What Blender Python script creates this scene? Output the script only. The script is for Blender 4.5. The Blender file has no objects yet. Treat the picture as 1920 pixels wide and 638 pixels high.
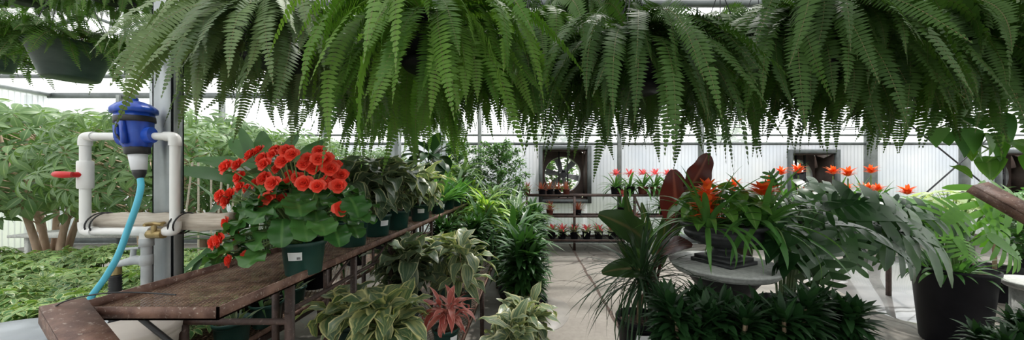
import bpy, math, random
import numpy as np
from mathutils import Vector, Matrix, Euler
R = np.random.RandomState
PI = math.pi
rad = math.radians
scene = bpy.context.scene
COL = scene.collection
E = 1.60            # eye height
F = 600.0           # focal length in pixels (of 1920)
CX, CY = 991.0, 332.0
def at(px, py, Y):  # world point at depth Y for a pixel of the photograph
    return Vector(((px - CX) * Y / F, Y, E - (py - CY) * Y / F))
def atx(px, Y):
    return (px - CX) * Y / F

# ------------------------------------------------------------------ materials
def new_mat(name):
    m = bpy.data.materials.new(name); m.use_nodes = True
    nt = m.node_tree
    for n in list(nt.nodes): nt.nodes.remove(n)
    out = nt.nodes.new('ShaderNodeOutputMaterial')
    return m, nt, out
def N_(nt, t, **kw):
    n = nt.nodes.new(t)
    for k, v in kw.items():
        if k.startswith('i_'): n.inputs[k[2:].replace('_', ' ')].default_value = v
        else: setattr(n, k, v)
    return n
def math_(nt, op, a, b=None, c=None, clamp=False):
    n = nt.nodes.new('ShaderNodeMath'); n.operation = op; n.use_clamp = clamp
    for i, x in enumerate((a, b, c)):
        if x is None: continue
        if isinstance(x, (int, float)): n.inputs[i].default_value = x
        else: nt.links.new(x, n.inputs[i])
    return n.outputs[0]
def mixc(nt, fac, a, b, blend='MIX'):
    n = nt.nodes.new('ShaderNodeMix'); n.data_type = 'RGBA'; n.blend_type = blend
    for s, x in ((n.inputs[0], fac), (n.inputs[6], a), (n.inputs[7], b)):
        if isinstance(x, (int, float)): s.default_value = x
        elif isinstance(x, tuple): s.default_value = (x[0], x[1], x[2], 1)
        else: nt.links.new(x, s)
    return n.outputs[2]
def noise(nt, scale, detail=3, coord='Object', vec=None, dist=0.0, rough=.55):
    n = nt.nodes.new('ShaderNodeTexNoise'); n.inputs['Scale'].default_value = scale
    n.inputs['Detail'].default_value = detail; n.inputs['Distortion'].default_value = dist
    n.inputs['Roughness'].default_value = rough
    if vec is None:
        tc = nt.nodes.new('ShaderNodeTexCoord'); vec = tc.outputs[coord]
    nt.links.new(vec, n.inputs['Vector'])
    return n.outputs['Fac']
def ramp(nt, fac, stops):
    n = nt.nodes.new('ShaderNodeValToRGB')
    el = n.color_ramp.elements
    while len(el) < len(stops): el.new(0.5)
    for e, (p, c) in zip(el, stops):
        e.position = p; e.color = (c[0], c[1], c[2], 1)
    nt.links.new(fac, n.inputs[0])
    return n.outputs[0]
def maprange(nt, v, a, b, c=0, d=1, smooth=False):
    n = nt.nodes.new('ShaderNodeMapRange'); n.clamp = True
    if smooth: n.interpolation_type = 'SMOOTHSTEP'
    nt.links.new(v, n.inputs[0])
    for i, x in enumerate((a, b, c, d)): n.inputs[i + 1].default_value = x
    return n.outputs[0]
def bump(nt, h, strength=.3, dist=.01):
    n = nt.nodes.new('ShaderNodeBump'); n.inputs['Strength'].default_value = strength
    n.inputs['Distance'].default_value = dist
    nt.links.new(h, n.inputs['Height'])
    return n.outputs[0]

def leaf_mat(name, ca, cb, edge=None, ew=.2, stripe=None, sfreq=26, samt=.4, mid=None, rough=.38, trans=.28, tcol=None, spec=.4, tip=None, brown=None, center=None):
    m, nt, out = new_mat(name)
    at_ = N_(nt, 'ShaderNodeAttribute', attribute_name='lf')
    sp = N_(nt, 'ShaderNodeSeparateXYZ'); nt.links.new(at_.outputs['Vector'], sp.inputs[0])
    u, v, r = sp.outputs
    nz = noise(nt, 9, 2)
    f = math_(nt, 'ADD', math_(nt, 'MULTIPLY', r, .75), math_(nt, 'MULTIPLY', math_(nt, 'SUBTRACT', nz, .25), .5), clamp=True)
    c = mixc(nt, f, ca, cb)
    e = math_(nt, 'MULTIPLY', math_(nt, 'ABSOLUTE', math_(nt, 'SUBTRACT', u, .5)), 2.0)
    if center is not None:
        c = mixc(nt, maprange(nt, e, .62, .3, 0, .85, True), c, center)
    if stripe is not None:
        ev = math_(nt, 'ADD', math_(nt, 'MULTIPLY', u, sfreq), math_(nt, 'MULTIPLY', r, 17.0))
        n = nt.nodes.new('ShaderNodeTexNoise'); n.noise_dimensions = '2D'; n.inputs['Scale'].default_value = 1.0; n.inputs['Detail'].default_value = 1
        cb_ = N_(nt, 'ShaderNodeCombineXYZ'); nt.links.new(ev, cb_.inputs[0]); nt.links.new(math_(nt, 'MULTIPLY', v, 1.2), cb_.inputs[1])
        nt.links.new(cb_.outputs[0], n.inputs['Vector'])
        c = mixc(nt, math_(nt, 'MULTIPLY', maprange(nt, n.outputs['Fac'], .5, .62), samt), c, stripe)
    if mid is not None:
        c = mixc(nt, maprange(nt, e, .16, .04, 0, .8), c, mid)
    if edge is not None:
        n2 = noise(nt, 30, 1)
        ee = math_(nt, 'ADD', e, math_(nt, 'MULTIPLY', math_(nt, 'SUBTRACT', n2, .5), .18))
        c = mixc(nt, maprange(nt, ee, 1 - ew - .06, 1 - ew + .06), c, edge)
    if tip is not None:
        c = mixc(nt, maprange(nt, v, .82, 1.0), c, tip)
    if brown is not None:
        c = mixc(nt, maprange(nt, r, .975, .98), c, brown)
    p = N_(nt, 'ShaderNodeBsdfPrincipled'); nt.links.new(c, p.inputs['Base Color'])
    p.inputs['Roughness'].default_value = rough; p.inputs['Specular IOR Level'].default_value = spec
    if trans > 0:
        t = N_(nt, 'ShaderNodeBsdfTranslucent')
        tc = mixc(nt, 1.0, c, tcol or (1.5, 1.6, .7), 'MULTIPLY'); nt.links.new(tc, t.inputs[0])
        mx = N_(nt, 'ShaderNodeMixShader'); mx.inputs[0].default_value = trans
        nt.links.new(p.outputs[0], mx.inputs[1]); nt.links.new(t.outputs[0], mx.inputs[2])
        nt.links.new(mx.outputs[0], out.inputs[0])
    else:
        nt.links.new(p.outputs[0], out.inputs[0])
    return m

def surf_mat(name, ca, cb=None, scale=8, rough=.5, metal=0.0, bs=0.0, detail=4, lo=.35, hi=.65, spec=.5, rough2=None, vscale=None):
    m, nt, out = new_mat(name)
    tc = nt.nodes.new('ShaderNodeTexCoord'); vec = tc.outputs['Object']
    if vscale:
        mp = N_(nt, 'ShaderNodeMapping'); mp.inputs['Scale'].default_value = vscale
        nt.links.new(vec, mp.inputs[0]); vec = mp.outputs[0]
    nz = noise(nt, scale, detail, vec=vec)
    c = mixc(nt, maprange(nt, nz, lo, hi), ca, cb or ca)
    p = N_(nt, 'ShaderNodeBsdfPrincipled'); nt.links.new(c, p.inputs['Base Color'])
    p.inputs['Metallic'].default_value = metal; p.inputs['Specular IOR Level'].default_value = spec
    if rough2 is not None: nt.links.new(maprange(nt, nz, lo, hi, rough, rough2), p.inputs['Roughness'])
    else: p.inputs['Roughness'].default_value = rough
    if bs > 0: nt.links.new(bump(nt, nz, bs), p.inputs['Normal'])
    nt.links.new(p.outputs[0], out.inputs[0])
    return m

def rust_mat(name, base=(.10, .045, .03), mid=(.22, .12, .085), pale=(.5, .42, .35)):
    m, nt, out = new_mat(name)
    a = noise(nt, 14, 6); b = noise(nt, 70, 4, rough=.7)
    c = mixc(nt, maprange(nt, a, .4, .62), base, mid)
    c = mixc(nt, math_(nt, 'MULTIPLY', maprange(nt, b, .58, .68), .75), c, pale)
    p = N_(nt, 'ShaderNodeBsdfPrincipled', i_Roughness=.62); nt.links.new(c, p.inputs['Base Color'])
    p.inputs['Specular IOR Level'].default_value = .6
    nt.links.new(bump(nt, b, .5, .004), p.inputs['Normal'])
    nt.links.new(p.outputs[0], out.inputs[0])
    return m

M = {}
M['fern'] = leaf_mat('fern_leaf', (.032, .085, .012), (.10, .20, .035), rough=.5, trans=.25, tcol=(1.4, 1.6, .7), brown=None, spec=.3)
M['fern_grey'] = leaf_mat('grey_fern_leaf', (.07, .13, .045), (.18, .26, .10), rough=.5, trans=.25, tcol=(1.3, 1.4, .9), brown=None, spec=.35)
M['fern_bright'] = leaf_mat('bright_fern_leaf', (.05, .14, .015), (.17, .31, .055), rough=.5, trans=.3, tcol=(1.5, 1.6, .7), brown=None, spec=.3)
M['fern_deep'] = leaf_mat('deep_fern_leaf', (.022, .058, .010), (.072, .15, .03), rough=.5, trans=.22, tcol=(1.4, 1.6, .7), brown=None, spec=.3)
M['rachis'] = surf_mat('fern_rachis', (.14, .15, .05), (.2, .13, .06), 20, .6)
M['begonia'] = leaf_mat('begonia_leaf', (.02, .085, .02), (.075, .19, .045), mid=(.10, .22, .06), rough=.33, trans=.22)
M['petal'] = leaf_mat('begonia_petal', (.92, .06, .03), (.98, .15, .09), rough=.45, trans=.3, tcol=(1.1, .9, .9))
M['stem_dark'] = surf_mat('dark_green_stem', (.03, .07, .02), (.07, .11, .035), 15, .5)
M['stem'] = surf_mat('green_stem', (.12, .22, .06), (.2, .3, .1), 15, .5)
M['varieg'] = leaf_mat('cream_striped_leaf', (.075, .14, .07), (.18, .25, .16), edge=(.62, .60, .34), ew=.17, stripe=(.52, .52, .28), samt=.5, sfreq=9, rough=.33, trans=.2)
M['varieg_yellow'] = leaf_mat('yellow_striped_leaf', (.09, .16, .075), (.20, .28, .15), edge=(.72, .68, .34), ew=.17, stripe=(.5, .5, .24), samt=.6, sfreq=5.5, rough=.32, trans=.22)
M['varieg_dark'] = leaf_mat('dark_edged_leaf', (.045, .09, .048), (.13, .19, .11), edge=(.52, .52, .32), ew=.12, stripe=(.22, .26, .16), samt=.55, sfreq=9, rough=.3, trans=.15)
M['pink'] = leaf_mat('pink_striped_leaf', (.42, .06, .055), (.66, .22, .18), edge=(.80, .40, .33), ew=.16, stripe=(.25, .10, .06), samt=.6, sfreq=7, rough=.35, trans=.2, tcol=(1.2, 1, 1))
M['dark'] = leaf_mat('dark_green_leaf', (.02, .07, .018), (.06, .15, .04), rough=.36, trans=.17, spec=.32)
M['deep'] = leaf_mat('deep_green_leaf', (.007, .028, .009), (.026, .075, .022), rough=.4, trans=.12, spec=.25)
M['mid'] = leaf_mat('mid_green_leaf', (.05, .16, .04), (.13, .30, .08), rough=.36, trans=.25)
M['lime'] = leaf_mat('lime_centre_leaf', (.09, .24, .05), (.18, .36, .08), center=(.46, .56, .14), rough=.35, trans=.3)
M['cornplant'] = leaf_mat('grey_striped_leaf', (.06, .15, .06), (.12, .22, .10), stripe=(.42, .5, .3), samt=.6, sfreq=7, rough=.33, trans=.2)
M['schefflera'] = leaf_mat('umbrella_leaf', (.06, .14, .045), (.20, .31, .14), mid=(.32, .42, .22), rough=.42, trans=.3)
M['schef_low'] = leaf_mat('variegated_umbrella_leaf', (.035, .11, .03), (.12, .25, .07), edge=(.46, .52, .22), ew=.14, stripe=(.5, .56, .24), samt=.35, sfreq=5, rough=.38, trans=.25)
M['guz_leaf'] = leaf_mat('bromeliad_leaf', (.05, .16, .035), (.12, .28, .06), rough=.28, trans=.25)
M['orange'] = leaf_mat('orange_bract', (.95, .11, .02), (1.0, .26, .05), rough=.4, trans=.3, tcol=(1.1, .9, .8))
M['pinkbract'] = leaf_mat('pink_bract', (.85, .10, .12), (.95, .28, .27), rough=.4, trans=.3, tcol=(1.1, .9, .9))
M['redbrom'] = leaf_mat('red_bromeliad_leaf', (.42, .08, .05), (.35, .2, .09), rough=.4, trans=.25, tcol=(1.1, .9, .8))
M['bromstar'] = leaf_mat('silver_bromeliad_leaf', (.18, .28, .13), (.42, .45, .30), rough=.4, trans=.2)
M['banana'] = leaf_mat('maroon_banana_leaf', (.045, .012, .012), (.10, .028, .02), mid=(.16, .07, .05), rough=.3, trans=.25, tcol=(1.5, .8, .7))
M['banana_green'] = leaf_mat('green_banana_leaf', (.015, .04, .014), (.05, .09, .03), mid=(.12, .10, .05), rough=.3, trans=.25)
M['monstera'] = leaf_mat('monstera_leaf', (.010, .04, .012), (.06, .14, .045), rough=.27, trans=.2, spec=.45)
M['monstera_bright'] = leaf_mat('bright_monstera_leaf', (.07, .22, .03), (.14, .33, .05), rough=.3, trans=.35)
M['spiky'] = leaf_mat('spiky_leaf', (.010, .03, .012), (.04, .085, .035), rough=.42, trans=.12, spec=.25)
M['ficus'] = leaf_mat('ficus_leaf', (.06, .16, .05), (.17, .30, .12), rough=.35, trans=.3)
M['heart'] = leaf_mat('heart_leaf', (.05, .17, .03), (.18, .36, .06), mid=(.25, .4, .12), rough=.32, trans=.35)
M['pale_leaf'] = leaf_mat('pale_leaf', (.35, .46, .22), (.55, .62, .4), rough=.4, trans=.3)
M['trunk'] = surf_mat('pale_trunk_bark', (.38, .26, .18), (.58, .44, .33), 12, .8, bs=.4, vscale=(1, 1, .25))
M['cane'] = surf_mat('brown_cane_bark', (.22, .15, .09), (.36, .27, .17), 30, .8, bs=.3)
M['soil'] = surf_mat('potting_soil', (.05, .032, .022), (.16, .11, .08), 90, .95, bs=.8, lo=.4, hi=.7)
M['pot_green'] = surf_mat('green_plastic', (.012, .055, .045), (.02, .075, .06), 6, .38, bs=.05)
M['pot_black'] = surf_mat('black_plastic', (.006, .006, .009), (.012, .012, .016), 6, .5, spec=.2)
M['pot_brown'] = surf_mat('brown_plastic', (.12, .035, .025), (.17, .05, .035), 6, .45)
M['pot_bowl'] = surf_mat('weathered_green_plastic', (.025, .05, .045), (.055, .085, .075), 5, .4, vscale=(1, 1, 3))
M['rust'] = rust_mat('rusty_steel')
M['rust_dark'] = rust_mat('dark_rusty_steel', (.035, .018, .014), (.075, .04, .03), (.2, .15, .12))
M['rust_mesh'] = rust_mat('rusty_mesh', (.16, .085, .055), (.32, .20, .13), (.5, .42, .32))
M['galv'] = surf_mat('galvanised_steel', (.33, .36, .37), (.46, .49, .5), 7, .42, metal=.55, bs=.04, rough2=.55)
M['trimgrey'] = surf_mat('grey_painted_steel', (.09, .105, .105), (.15, .17, .17), 5, .55)
M['wallpost'] = surf_mat('weathered_wall_post', (.13, .15, .14), (.22, .24, .23), 5, .55)
M['darksteel'] = surf_mat('dark_steel', (.03, .032, .035), (.055, .055, .06), 10, .5, metal=.5)
M['pvc'] = surf_mat('white_pvc', (.72, .72, .70), (.80, .80, .78), 9, .32, lo=.2, hi=.9)
M['pvc_grey'] = surf_mat('grey_pvc', (.34, .36, .37), (.46, .48, .49), 12, .45)
M['blue'] = surf_mat('blue_plastic', (.012, .055, .40), (.02, .09, .5), 12, .3, spec=.6)
M['black'] = surf_mat('black_rubber', (.015, .015, .016), (.025, .025, .027), 12, .45)
M['whiteplastic'] = surf_mat('milky_white_plastic', (.72, .74, .78), (.8, .82, .85), 6, .35)
M['hose'] = surf_mat('light_blue_hose', (.07, .42, .58), (.10, .5, .66), 12, .35)
M['red'] = surf_mat('red_plastic', (.55, .01, .012), (.65, .03, .03), 12, .35)
M['brass'] = surf_mat('tarnished_brass', (.30, .22, .09), (.48, .36, .18), 30, .4, metal=.8)
M['wood'] = surf_mat('weathered_board', (.42, .36, .29), (.60, .54, .46), 10, .8, bs=.3, vscale=(1, 6, 9), detail=6)
M['stone'] = surf_mat('grey_cast_stone', (.42, .43, .41), (.58, .59, .56), 40, .7, bs=.25)
M['urn'] = surf_mat('dark_urn_iron', (.014, .015, .017), (.035, .037, .04), 25, .5, bs=.15)
M['label'] = surf_mat('white_paper', (.78, .78, .8), (.85, .85, .86), 12, .6)
M['ink'] = surf_mat('black_ink', (.03, .03, .03), None, 12, .6)
M['beige'] = surf_mat('beige_plastic', (.58, .52, .46), (.64, .58, .52), 5, .5)
M['drum'] = surf_mat('light_grey_plastic', (.34, .37, .40), (.42, .45, .48), 5, .4)
M['stake'] = surf_mat('green_stake', (.01, .12, .08), (.02, .16, .1), 12, .4)
M['fan'] = surf_mat('fan_steel', (.20, .21, .22), (.32, .33, .34), 8, .45, metal=.5)
M['fanbox'] = surf_mat('brown_fan_box', (.045, .03, .025), (.08, .055, .045), 6, .7)
M['water'] = None

def floor_material():
    m, nt, out = new_mat('concrete_floor')
    a = noise(nt, 1.1, 5); b = noise(nt, 22, 5, rough=.65)
    c = mixc(nt, maprange(nt, a, .35, .65), (.25, .225, .195), (.38, .35, .305))
    c = mixc(nt, maprange(nt, b, .35, .75, 0, .5), c, (.15, .13, .11))
    tc = nt.nodes.new('ShaderNodeTexCoord')
    nn = nt.nodes.new('ShaderNodeTexNoise'); nn.inputs['Scale'].default_value = 1.6; nn.inputs['Detail'].default_value = 4
    nt.links.new(tc.outputs['Object'], nn.inputs['Vector'])
    add = nt.nodes.new('ShaderNodeMixRGB'); add.blend_type = 'ADD'; add.inputs[0].default_value = .55
    nt.links.new(tc.outputs['Object'], add.inputs[1]); nt.links.new(nn.outputs['Color'], add.inputs[2])
    vo = nt.nodes.new('ShaderNodeTexVoronoi'); vo.feature = 'DISTANCE_TO_EDGE'; vo.inputs['Scale'].default_value = .55
    nt.links.new(add.outputs[0], vo.inputs['Vector'])
    c = mixc(nt, maprange(nt, vo.outputs['Distance'], .012, .004, 0, .85), c, (.08, .065, .055))
    p = N_(nt, 'ShaderNodeBsdfPrincipled'); nt.links.new(c, p.inputs['Base Color'])
    nt.links.new(maprange(nt, a, .42, .60, .62, .30), p.inputs['Roughness'])
    nt.links.new(bump(nt, b, .2, .004), p.inputs['Normal'])
    nt.links.new(p.outputs[0], out.inputs[0])
    return m
M['floor'] = floor_material()
def puddle_material():
    m, nt, out = new_mat('wet_film')
    a = noise(nt, 3, 3)
    p = N_(nt, 'ShaderNodeBsdfPrincipled'); nt.links.new(mixc(nt, a, (.26, .25, .24), (.36, .35, .34)), p.inputs['Base Color'])
    p.inputs['Roughness'].default_value = .07; p.inputs['Specular IOR Level'].default_value = .9
    p.inputs['Coat Weight'].default_value = 1.0; p.inputs['Coat Roughness'].default_value = .03; p.inputs['Coat IOR'].default_value = 1.6
    nt.links.new(bump(nt, a, .02, .02), p.inputs['Normal'])
    nt.links.new(p.outputs[0], out.inputs[0]); return m
M['puddle'] = puddle_material()
def poly_material(name, transp, tint, rib=True, axis=0):
    m, nt, out = new_mat(name)
    tc = nt.nodes.new('ShaderNodeTexCoord')
    sp = N_(nt, 'ShaderNodeSeparateXYZ'); nt.links.new(tc.outputs['Object'], sp.inputs[0])
    s = math_(nt, 'SINE', math_(nt, 'MULTIPLY', sp.outputs[axis], 2 * PI / .085))
    nz = noise(nt, .8, 3)
    rb = maprange(nt, s, .55, .98)
    c = mixc(nt, maprange(nt, nz, .35, .65), tint, (tint[0] * .88, tint[1] * .91, tint[2] * .95))
    c = mixc(nt, math_(nt, 'MULTIPLY', rb, .32 if rib else 0.0), c, (.30, .31, .33))
    t = N_(nt, 'ShaderNodeBsdfTransparent'); t.inputs[0].default_value = (.97, .98, 1, 1)
    l = N_(nt, 'ShaderNodeBsdfTranslucent'); nt.links.new(c, l.inputs[0])
    d = N_(nt, 'ShaderNodeBsdfPrincipled', i_Roughness=.25); nt.links.new(c, d.inputs['Base Color'])
    a = N_(nt, 'ShaderNodeMixShader'); a.inputs[0].default_value = .22
    nt.links.new(l.outputs[0], a.inputs[1]); nt.links.new(d.outputs[0], a.inputs[2])
    b = N_(nt, 'ShaderNodeMixShader')
    nt.links.new(math_(nt, 'MULTIPLY', math_(nt, 'SUBTRACT', 1.0, math_(nt, 'MULTIPLY', rb, .4 if rib else 0.0)), transp), b.inputs[0])
    nt.links.new(a.outputs[0], b.inputs[1]); nt.links.new(t.outputs[0], b.inputs[2])
    nt.links.new(b.outputs[0], out.inputs[0])
    return m
M['polywall'] = poly_material('ribbed_polycarbonate', .12, (.72, .73, .755))
M['polyroof'] = poly_material('roof_film', .72, (.9, .92, .95), rib=False)
M['lawn'] = surf_mat('outside_grass', (.18, .24, .10), (.30, .34, .2), 2, .9)

# ------------------------------------------------------------------ mesh builder
class MB:
    def __init__(s): s.V = []; s.F4 = []; s.F3 = []; s.A = []; s.n = 0; s.m4 = []; s.m3 = []; s.mi = 0
    def add(s, V, F4=None, F3=None, A=None):
        V = np.asarray(V, float).reshape(-1, 3)
        s.V.append(V)
        if F4 is not None and len(F4): F4 = np.asarray(F4, int).reshape(-1, 4); s.F4.append(F4 + s.n); s.m4.append(np.full(len(F4), s.mi))
        if F3 is not None and len(F3): F3 = np.asarray(F3, int).reshape(-1, 3); s.F3.append(F3 + s.n); s.m3.append(np.full(len(F3), s.mi))
        s.A.append(np.asarray(A, float).reshape(-1, 3) if A is not None else np.full((len(V), 3), .5))
        s.n += len(V)
    def mesh(s, name, mats, smooth=True):
        me = bpy.data.meshes.new(name)
        V = np.concatenate(s.V); A = np.concatenate(s.A)
        f4 = np.concatenate(s.F4) if s.F4 else np.zeros((0, 4), int)
        f3 = np.concatenate(s.F3) if s.F3 else np.zeros((0, 3), int)
        mi = np.concatenate((s.m4 if s.m4 else []) + (s.m3 if s.m3 else []))
        me.vertices.add(len(V)); me.vertices.foreach_set('co', V.ravel())
        nl = len(f4) * 4 + len(f3) * 3
        me.loops.add(nl); me.loops.foreach_set('vertex_index', np.concatenate((f4.ravel(), f3.ravel())))
        st = np.concatenate((np.arange(len(f4)) * 4, len(f4) * 4 + np.arange(len(f3)) * 3))
        me.polygons.add(len(st)); me.polygons.foreach_set('loop_start', st)
        me.polygons.foreach_set('material_index', mi.astype(int))
        if smooth: me.polygons.foreach_set('use_smooth', np.ones(len(st), bool))
        at_ = me.attributes.new('lf', 'FLOAT_VECTOR', 'POINT'); at_.data.foreach_set('vector', A.ravel())
        me.update(calc_edges=True); me.validate()
        for m in (mats if isinstance(mats, (list, tuple)) else [mats]): me.materials.append(M[m] if isinstance(m, str) else m)
        return me

def unit(a): return a / np.maximum(np.linalg.norm(a, axis=-1, keepdims=True), 1e-9)
def frame(az, el):
    az, el = np.broadcast_arrays(np.asarray(az, float), np.asarray(el, float))
    D = np.stack((np.cos(el) * np.cos(az), np.cos(el) * np.sin(az), np.sin(el)), -1)
    N = np.stack((-np.sin(el) * np.cos(az), -np.sin(el) * np.sin(az), np.cos(el)), -1)
    return D, N
def leaves(mb, B, D, N, L, W, droop, prof, nseg=6, fold=.15, cross=3, rnd=None, front=False, wavy=0., rs=None, roll=None, hidden=False, sway=None):
    """n leaf blades as strips; W = half width; bend = droop (radians) towards -N"""
    B = np.atleast_2d(B).astype(float); n = len(B)
    D = np.broadcast_to(D, (n, 3)); N = np.broadcast_to(N, (n, 3))
    L = np.broadcast_to(L, (n,)).astype(float); W = np.broadcast_to(W, (n,)).astype(float); droop = np.broadcast_to(droop, (n,)).astype(float)
    rnd = np.full(n, .5) if rnd is None else np.broadcast_to(rnd, (n,))
    t = np.linspace(0, 1, nseg + 1)
    b = (1 - (1 - t) ** 2) if front else t
    a = droop[:, None] * b[None]
    am = (a[:, 1:] + a[:, :-1]) / 2
    ds = L[:, None] / nseg
    cx = np.concatenate((np.zeros((n, 1)), np.cumsum(np.cos(am) * ds, 1)), 1)
    cz = np.concatenate((np.zeros((n, 1)), np.cumsum(-np.sin(am) * ds, 1)), 1)
    S = unit(np.cross(D, N))
    if roll is not None:
        N0 = N; cr = np.cos(roll)[:, None]; sr = np.sin(roll)[:, None]
    C = B[:, None] + cx[..., None] * D[:, None] + cz[..., None] * N[:, None]
    if sway is not None:
        C = C + (sway[:, None] * t[None] ** 2)[..., None] * S[:, None]
    T = np.cos(a)[..., None] * D[:, None] - np.sin(a)[..., None] * N[:, None]
    Nn = np.cos(a)[..., None] * N[:, None] + np.sin(a)[..., None] * D[:, None]
    Sx = np.broadcast_to(S[:, None], C.shape)
    if roll is not None:
        Sx, Nn = Sx * cr[:, None] + Nn * sr[:, None], Nn * cr[:, None] - Sx * sr[:, None]
    if hidden: return C, T, Nn, Sx
    w = W[:, None] * prof(t)[None]
    q = np.linspace(-1, 1, cross)
    P = C[:, :, None] + (w[..., None] * q)[..., None] * Sx[:, :, None]
    lift = np.abs(q) * fold
    P = P + (w[..., None] * lift)[..., None] * Nn[:, :, None]
    if wavy > 0:
        ph = (rs or R(1)).rand(n) * 6.28
        wv = np.sin(t[None] * 14 + ph[:, None])[..., None] * (q[None, None] * np.abs(q)[None, None]) * wavy
        P = P + (w[..., None] * wv)[..., None] * Nn[:, :, None]
    k = nseg + 1
    idx = np.arange(n * k * cross).reshape(n, k, cross)
    F_ = np.stack((idx[:, :-1, :-1], idx[:, :-1, 1:], idx[:, 1:, 1:], idx[:, 1:, :-1]), -1).reshape(-1, 4)
    U = np.broadcast_to((q + 1) / 2, (n, k, cross)); Vv = np.broadcast_to(t[None, :, None], (n, k, cross)); Rr = np.broadcast_to(rnd[:, None, None], (n, k, cross))
    mb.add(P.reshape(-1, 3), F_, A=np.stack((U, Vv, Rr), -1).reshape(-1, 3))
    return C, T, Nn, Sx

p_lance = lambda t: np.clip(np.sin(PI * np.clip(t, 0, 1) ** .75) ** .8 * 1.0, .03, 1)
p_strap = lambda t: np.clip(np.minimum(1, .45 + t * 2.2) * np.clip(1 - t ** 3.2, 0, 1), .02, 1)
p_ell = lambda t: np.clip(np.sin(PI * t ** .9) ** .65, .05, 1)
p_pet = lambda t: np.where(t < .2, .1, np.clip(np.sin(PI * np.clip((t - .2) / .8, 0, 1) ** .8), .04, 1))
p_round = lambda t: np.clip(np.sqrt(np.clip(1 - (2 * t - 1) ** 2, 0, 1)) ** .8 * (1 + .06 * np.sin(t * 40)), .22, 1.1)
p_heart = lambda t: np.clip(np.where(t < .12, .55 + 3.4 * t, (1 - (np.clip(t - .12, 0, 1) / .88) ** 1.7)), .02, 1)
p_thin = lambda t: np.clip(1 - t * .75, .1, 1)
p_leaflet = lambda t: np.array([.75, 1.0, .12])[:len(t)] if len(t) == 3 else np.interp(t, [0, .15, .6, 1], [.5, 1, .8, .08])
p_oval = lambda t: np.clip(np.sin(PI * (.12 + .86 * t)) ** .6, .05, 1)

def tube(mb, pts, r, ns=8, cap=True):
    P = np.array([tuple(p) for p in pts], float); n = len(P)
    r = np.broadcast_to(np.asarray(r, float), (n,))
    T = np.gradient(P, axis=0); T = unit(T)
    up = np.array([0, 0, 1.]) if abs(T[0][2]) < .9 else np.array([1., 0, 0])
    A = np.zeros((n, 3)); A[0] = unit(np.cross(T[0], up))
    for i in range(1, n):
        v = A[i - 1] - T[i] * np.dot(A[i - 1], T[i]); A[i] = unit(v)
    Bn = np.cross(T, A)
    th = np.arange(ns) * 2 * PI / ns
    V = P[:, None] + r[:, None, None] * (np.cos(th)[None, :, None] * A[:, None] + np.sin(th)[None, :, None] * Bn[:, None])
    idx = np.arange(n * ns).reshape(n, ns); nx = np.roll(idx, -1, 1)
    F_ = np.stack((idx[:-1], nx[:-1], nx[1:], idx[1:]), -1).reshape(-1, 4)
    mb.add(V, F_)
    if cap:
        for e in (0, n - 1):
            c = np.concatenate((V[e], P[e][None])); i = np.arange(ns); j = (i + 1) % ns
            mb.add(c, F3=np.stack((i, j, np.full(ns, ns)), -1))
def smooth_pts(pts, k=6):
    P = [np.array(tuple(p), float) for p in pts]; P = [2 * P[0] - P[1]] + P + [2 * P[-1] - P[-2]]
    out = []
    for i in range(1, len(P) - 2):
        for t in np.linspace(0, 1, k, endpoint=False):
            a, b, c, d = P[i - 1:i + 3]
            out.append(.5 * ((2 * b) + (c - a) * t + (2 * a - 5 * b + 4 * c - d) * t * t + (3 * b - a - 3 * c + d) * t ** 3))
    out.append(P[-2]); return out
def lathe(mb, prof, ns=32, c=(0, 0, 0), ring=None, sx=1.0, sy=1.0):
    prof = np.array(prof, float); n = len(prof); th = np.arange(ns) * 2 * PI / ns
    rr = prof[:, 0][:, None] * (np.ones(ns)[None] if ring is None else ring(th, prof))
    V = np.stack((rr * np.cos(th) * sx + c[0], rr * np.sin(th) * sy + c[1], np.repeat(prof[:, 1][:, None], ns, 1) + c[2]), -1)
    idx = np.arange(n * ns).reshape(n, ns); nx = np.roll(idx, -1, 1)
    mb.add(V, np.stack((idx[:-1], nx[:-1], nx[1:], idx[1:]), -1).reshape(-1, 4))
def box(mb, lo, hi):
    x0, y0, z0 = lo; x1, y1, z1 = hi
    V = [(x0, y0, z0), (x1, y0, z0), (x1, y1, z0), (x0, y1, z0), (x0, y0, z1), (x1, y0, z1), (x1, y1, z1), (x0, y1, z1)]
    mb.add(V, [(0, 3, 2, 1), (4, 5, 6, 7), (0, 1, 5, 4), (1, 2, 6, 5), (2, 3, 7, 6), (3, 0, 4, 7)])
def bar(mb, a, b, w, h, up=(0, 0, 1)):
    a = np.array(tuple(a), float); b = np.array(tuple(b), float); T = unit(b - a)
    up = np.array(up, float)
    if abs(np.dot(T, up)) > .95: up = np.array([1., 0, 0])
    S = unit(np.cross(T, up)); U = np.cross(S, T)
    V = [p + S * sx * w / 2 + U * sz * h / 2 for p in (a, b) for sx, sz in ((-1, -1), (1, -1), (1, 1), (-1, 1))]
    mb.add(V, [(0, 1, 2, 3), (7, 6, 5, 4), (0, 4, 5, 1), (1, 5, 6, 2), (2, 6, 7, 3), (3, 7, 4, 0)])

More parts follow.
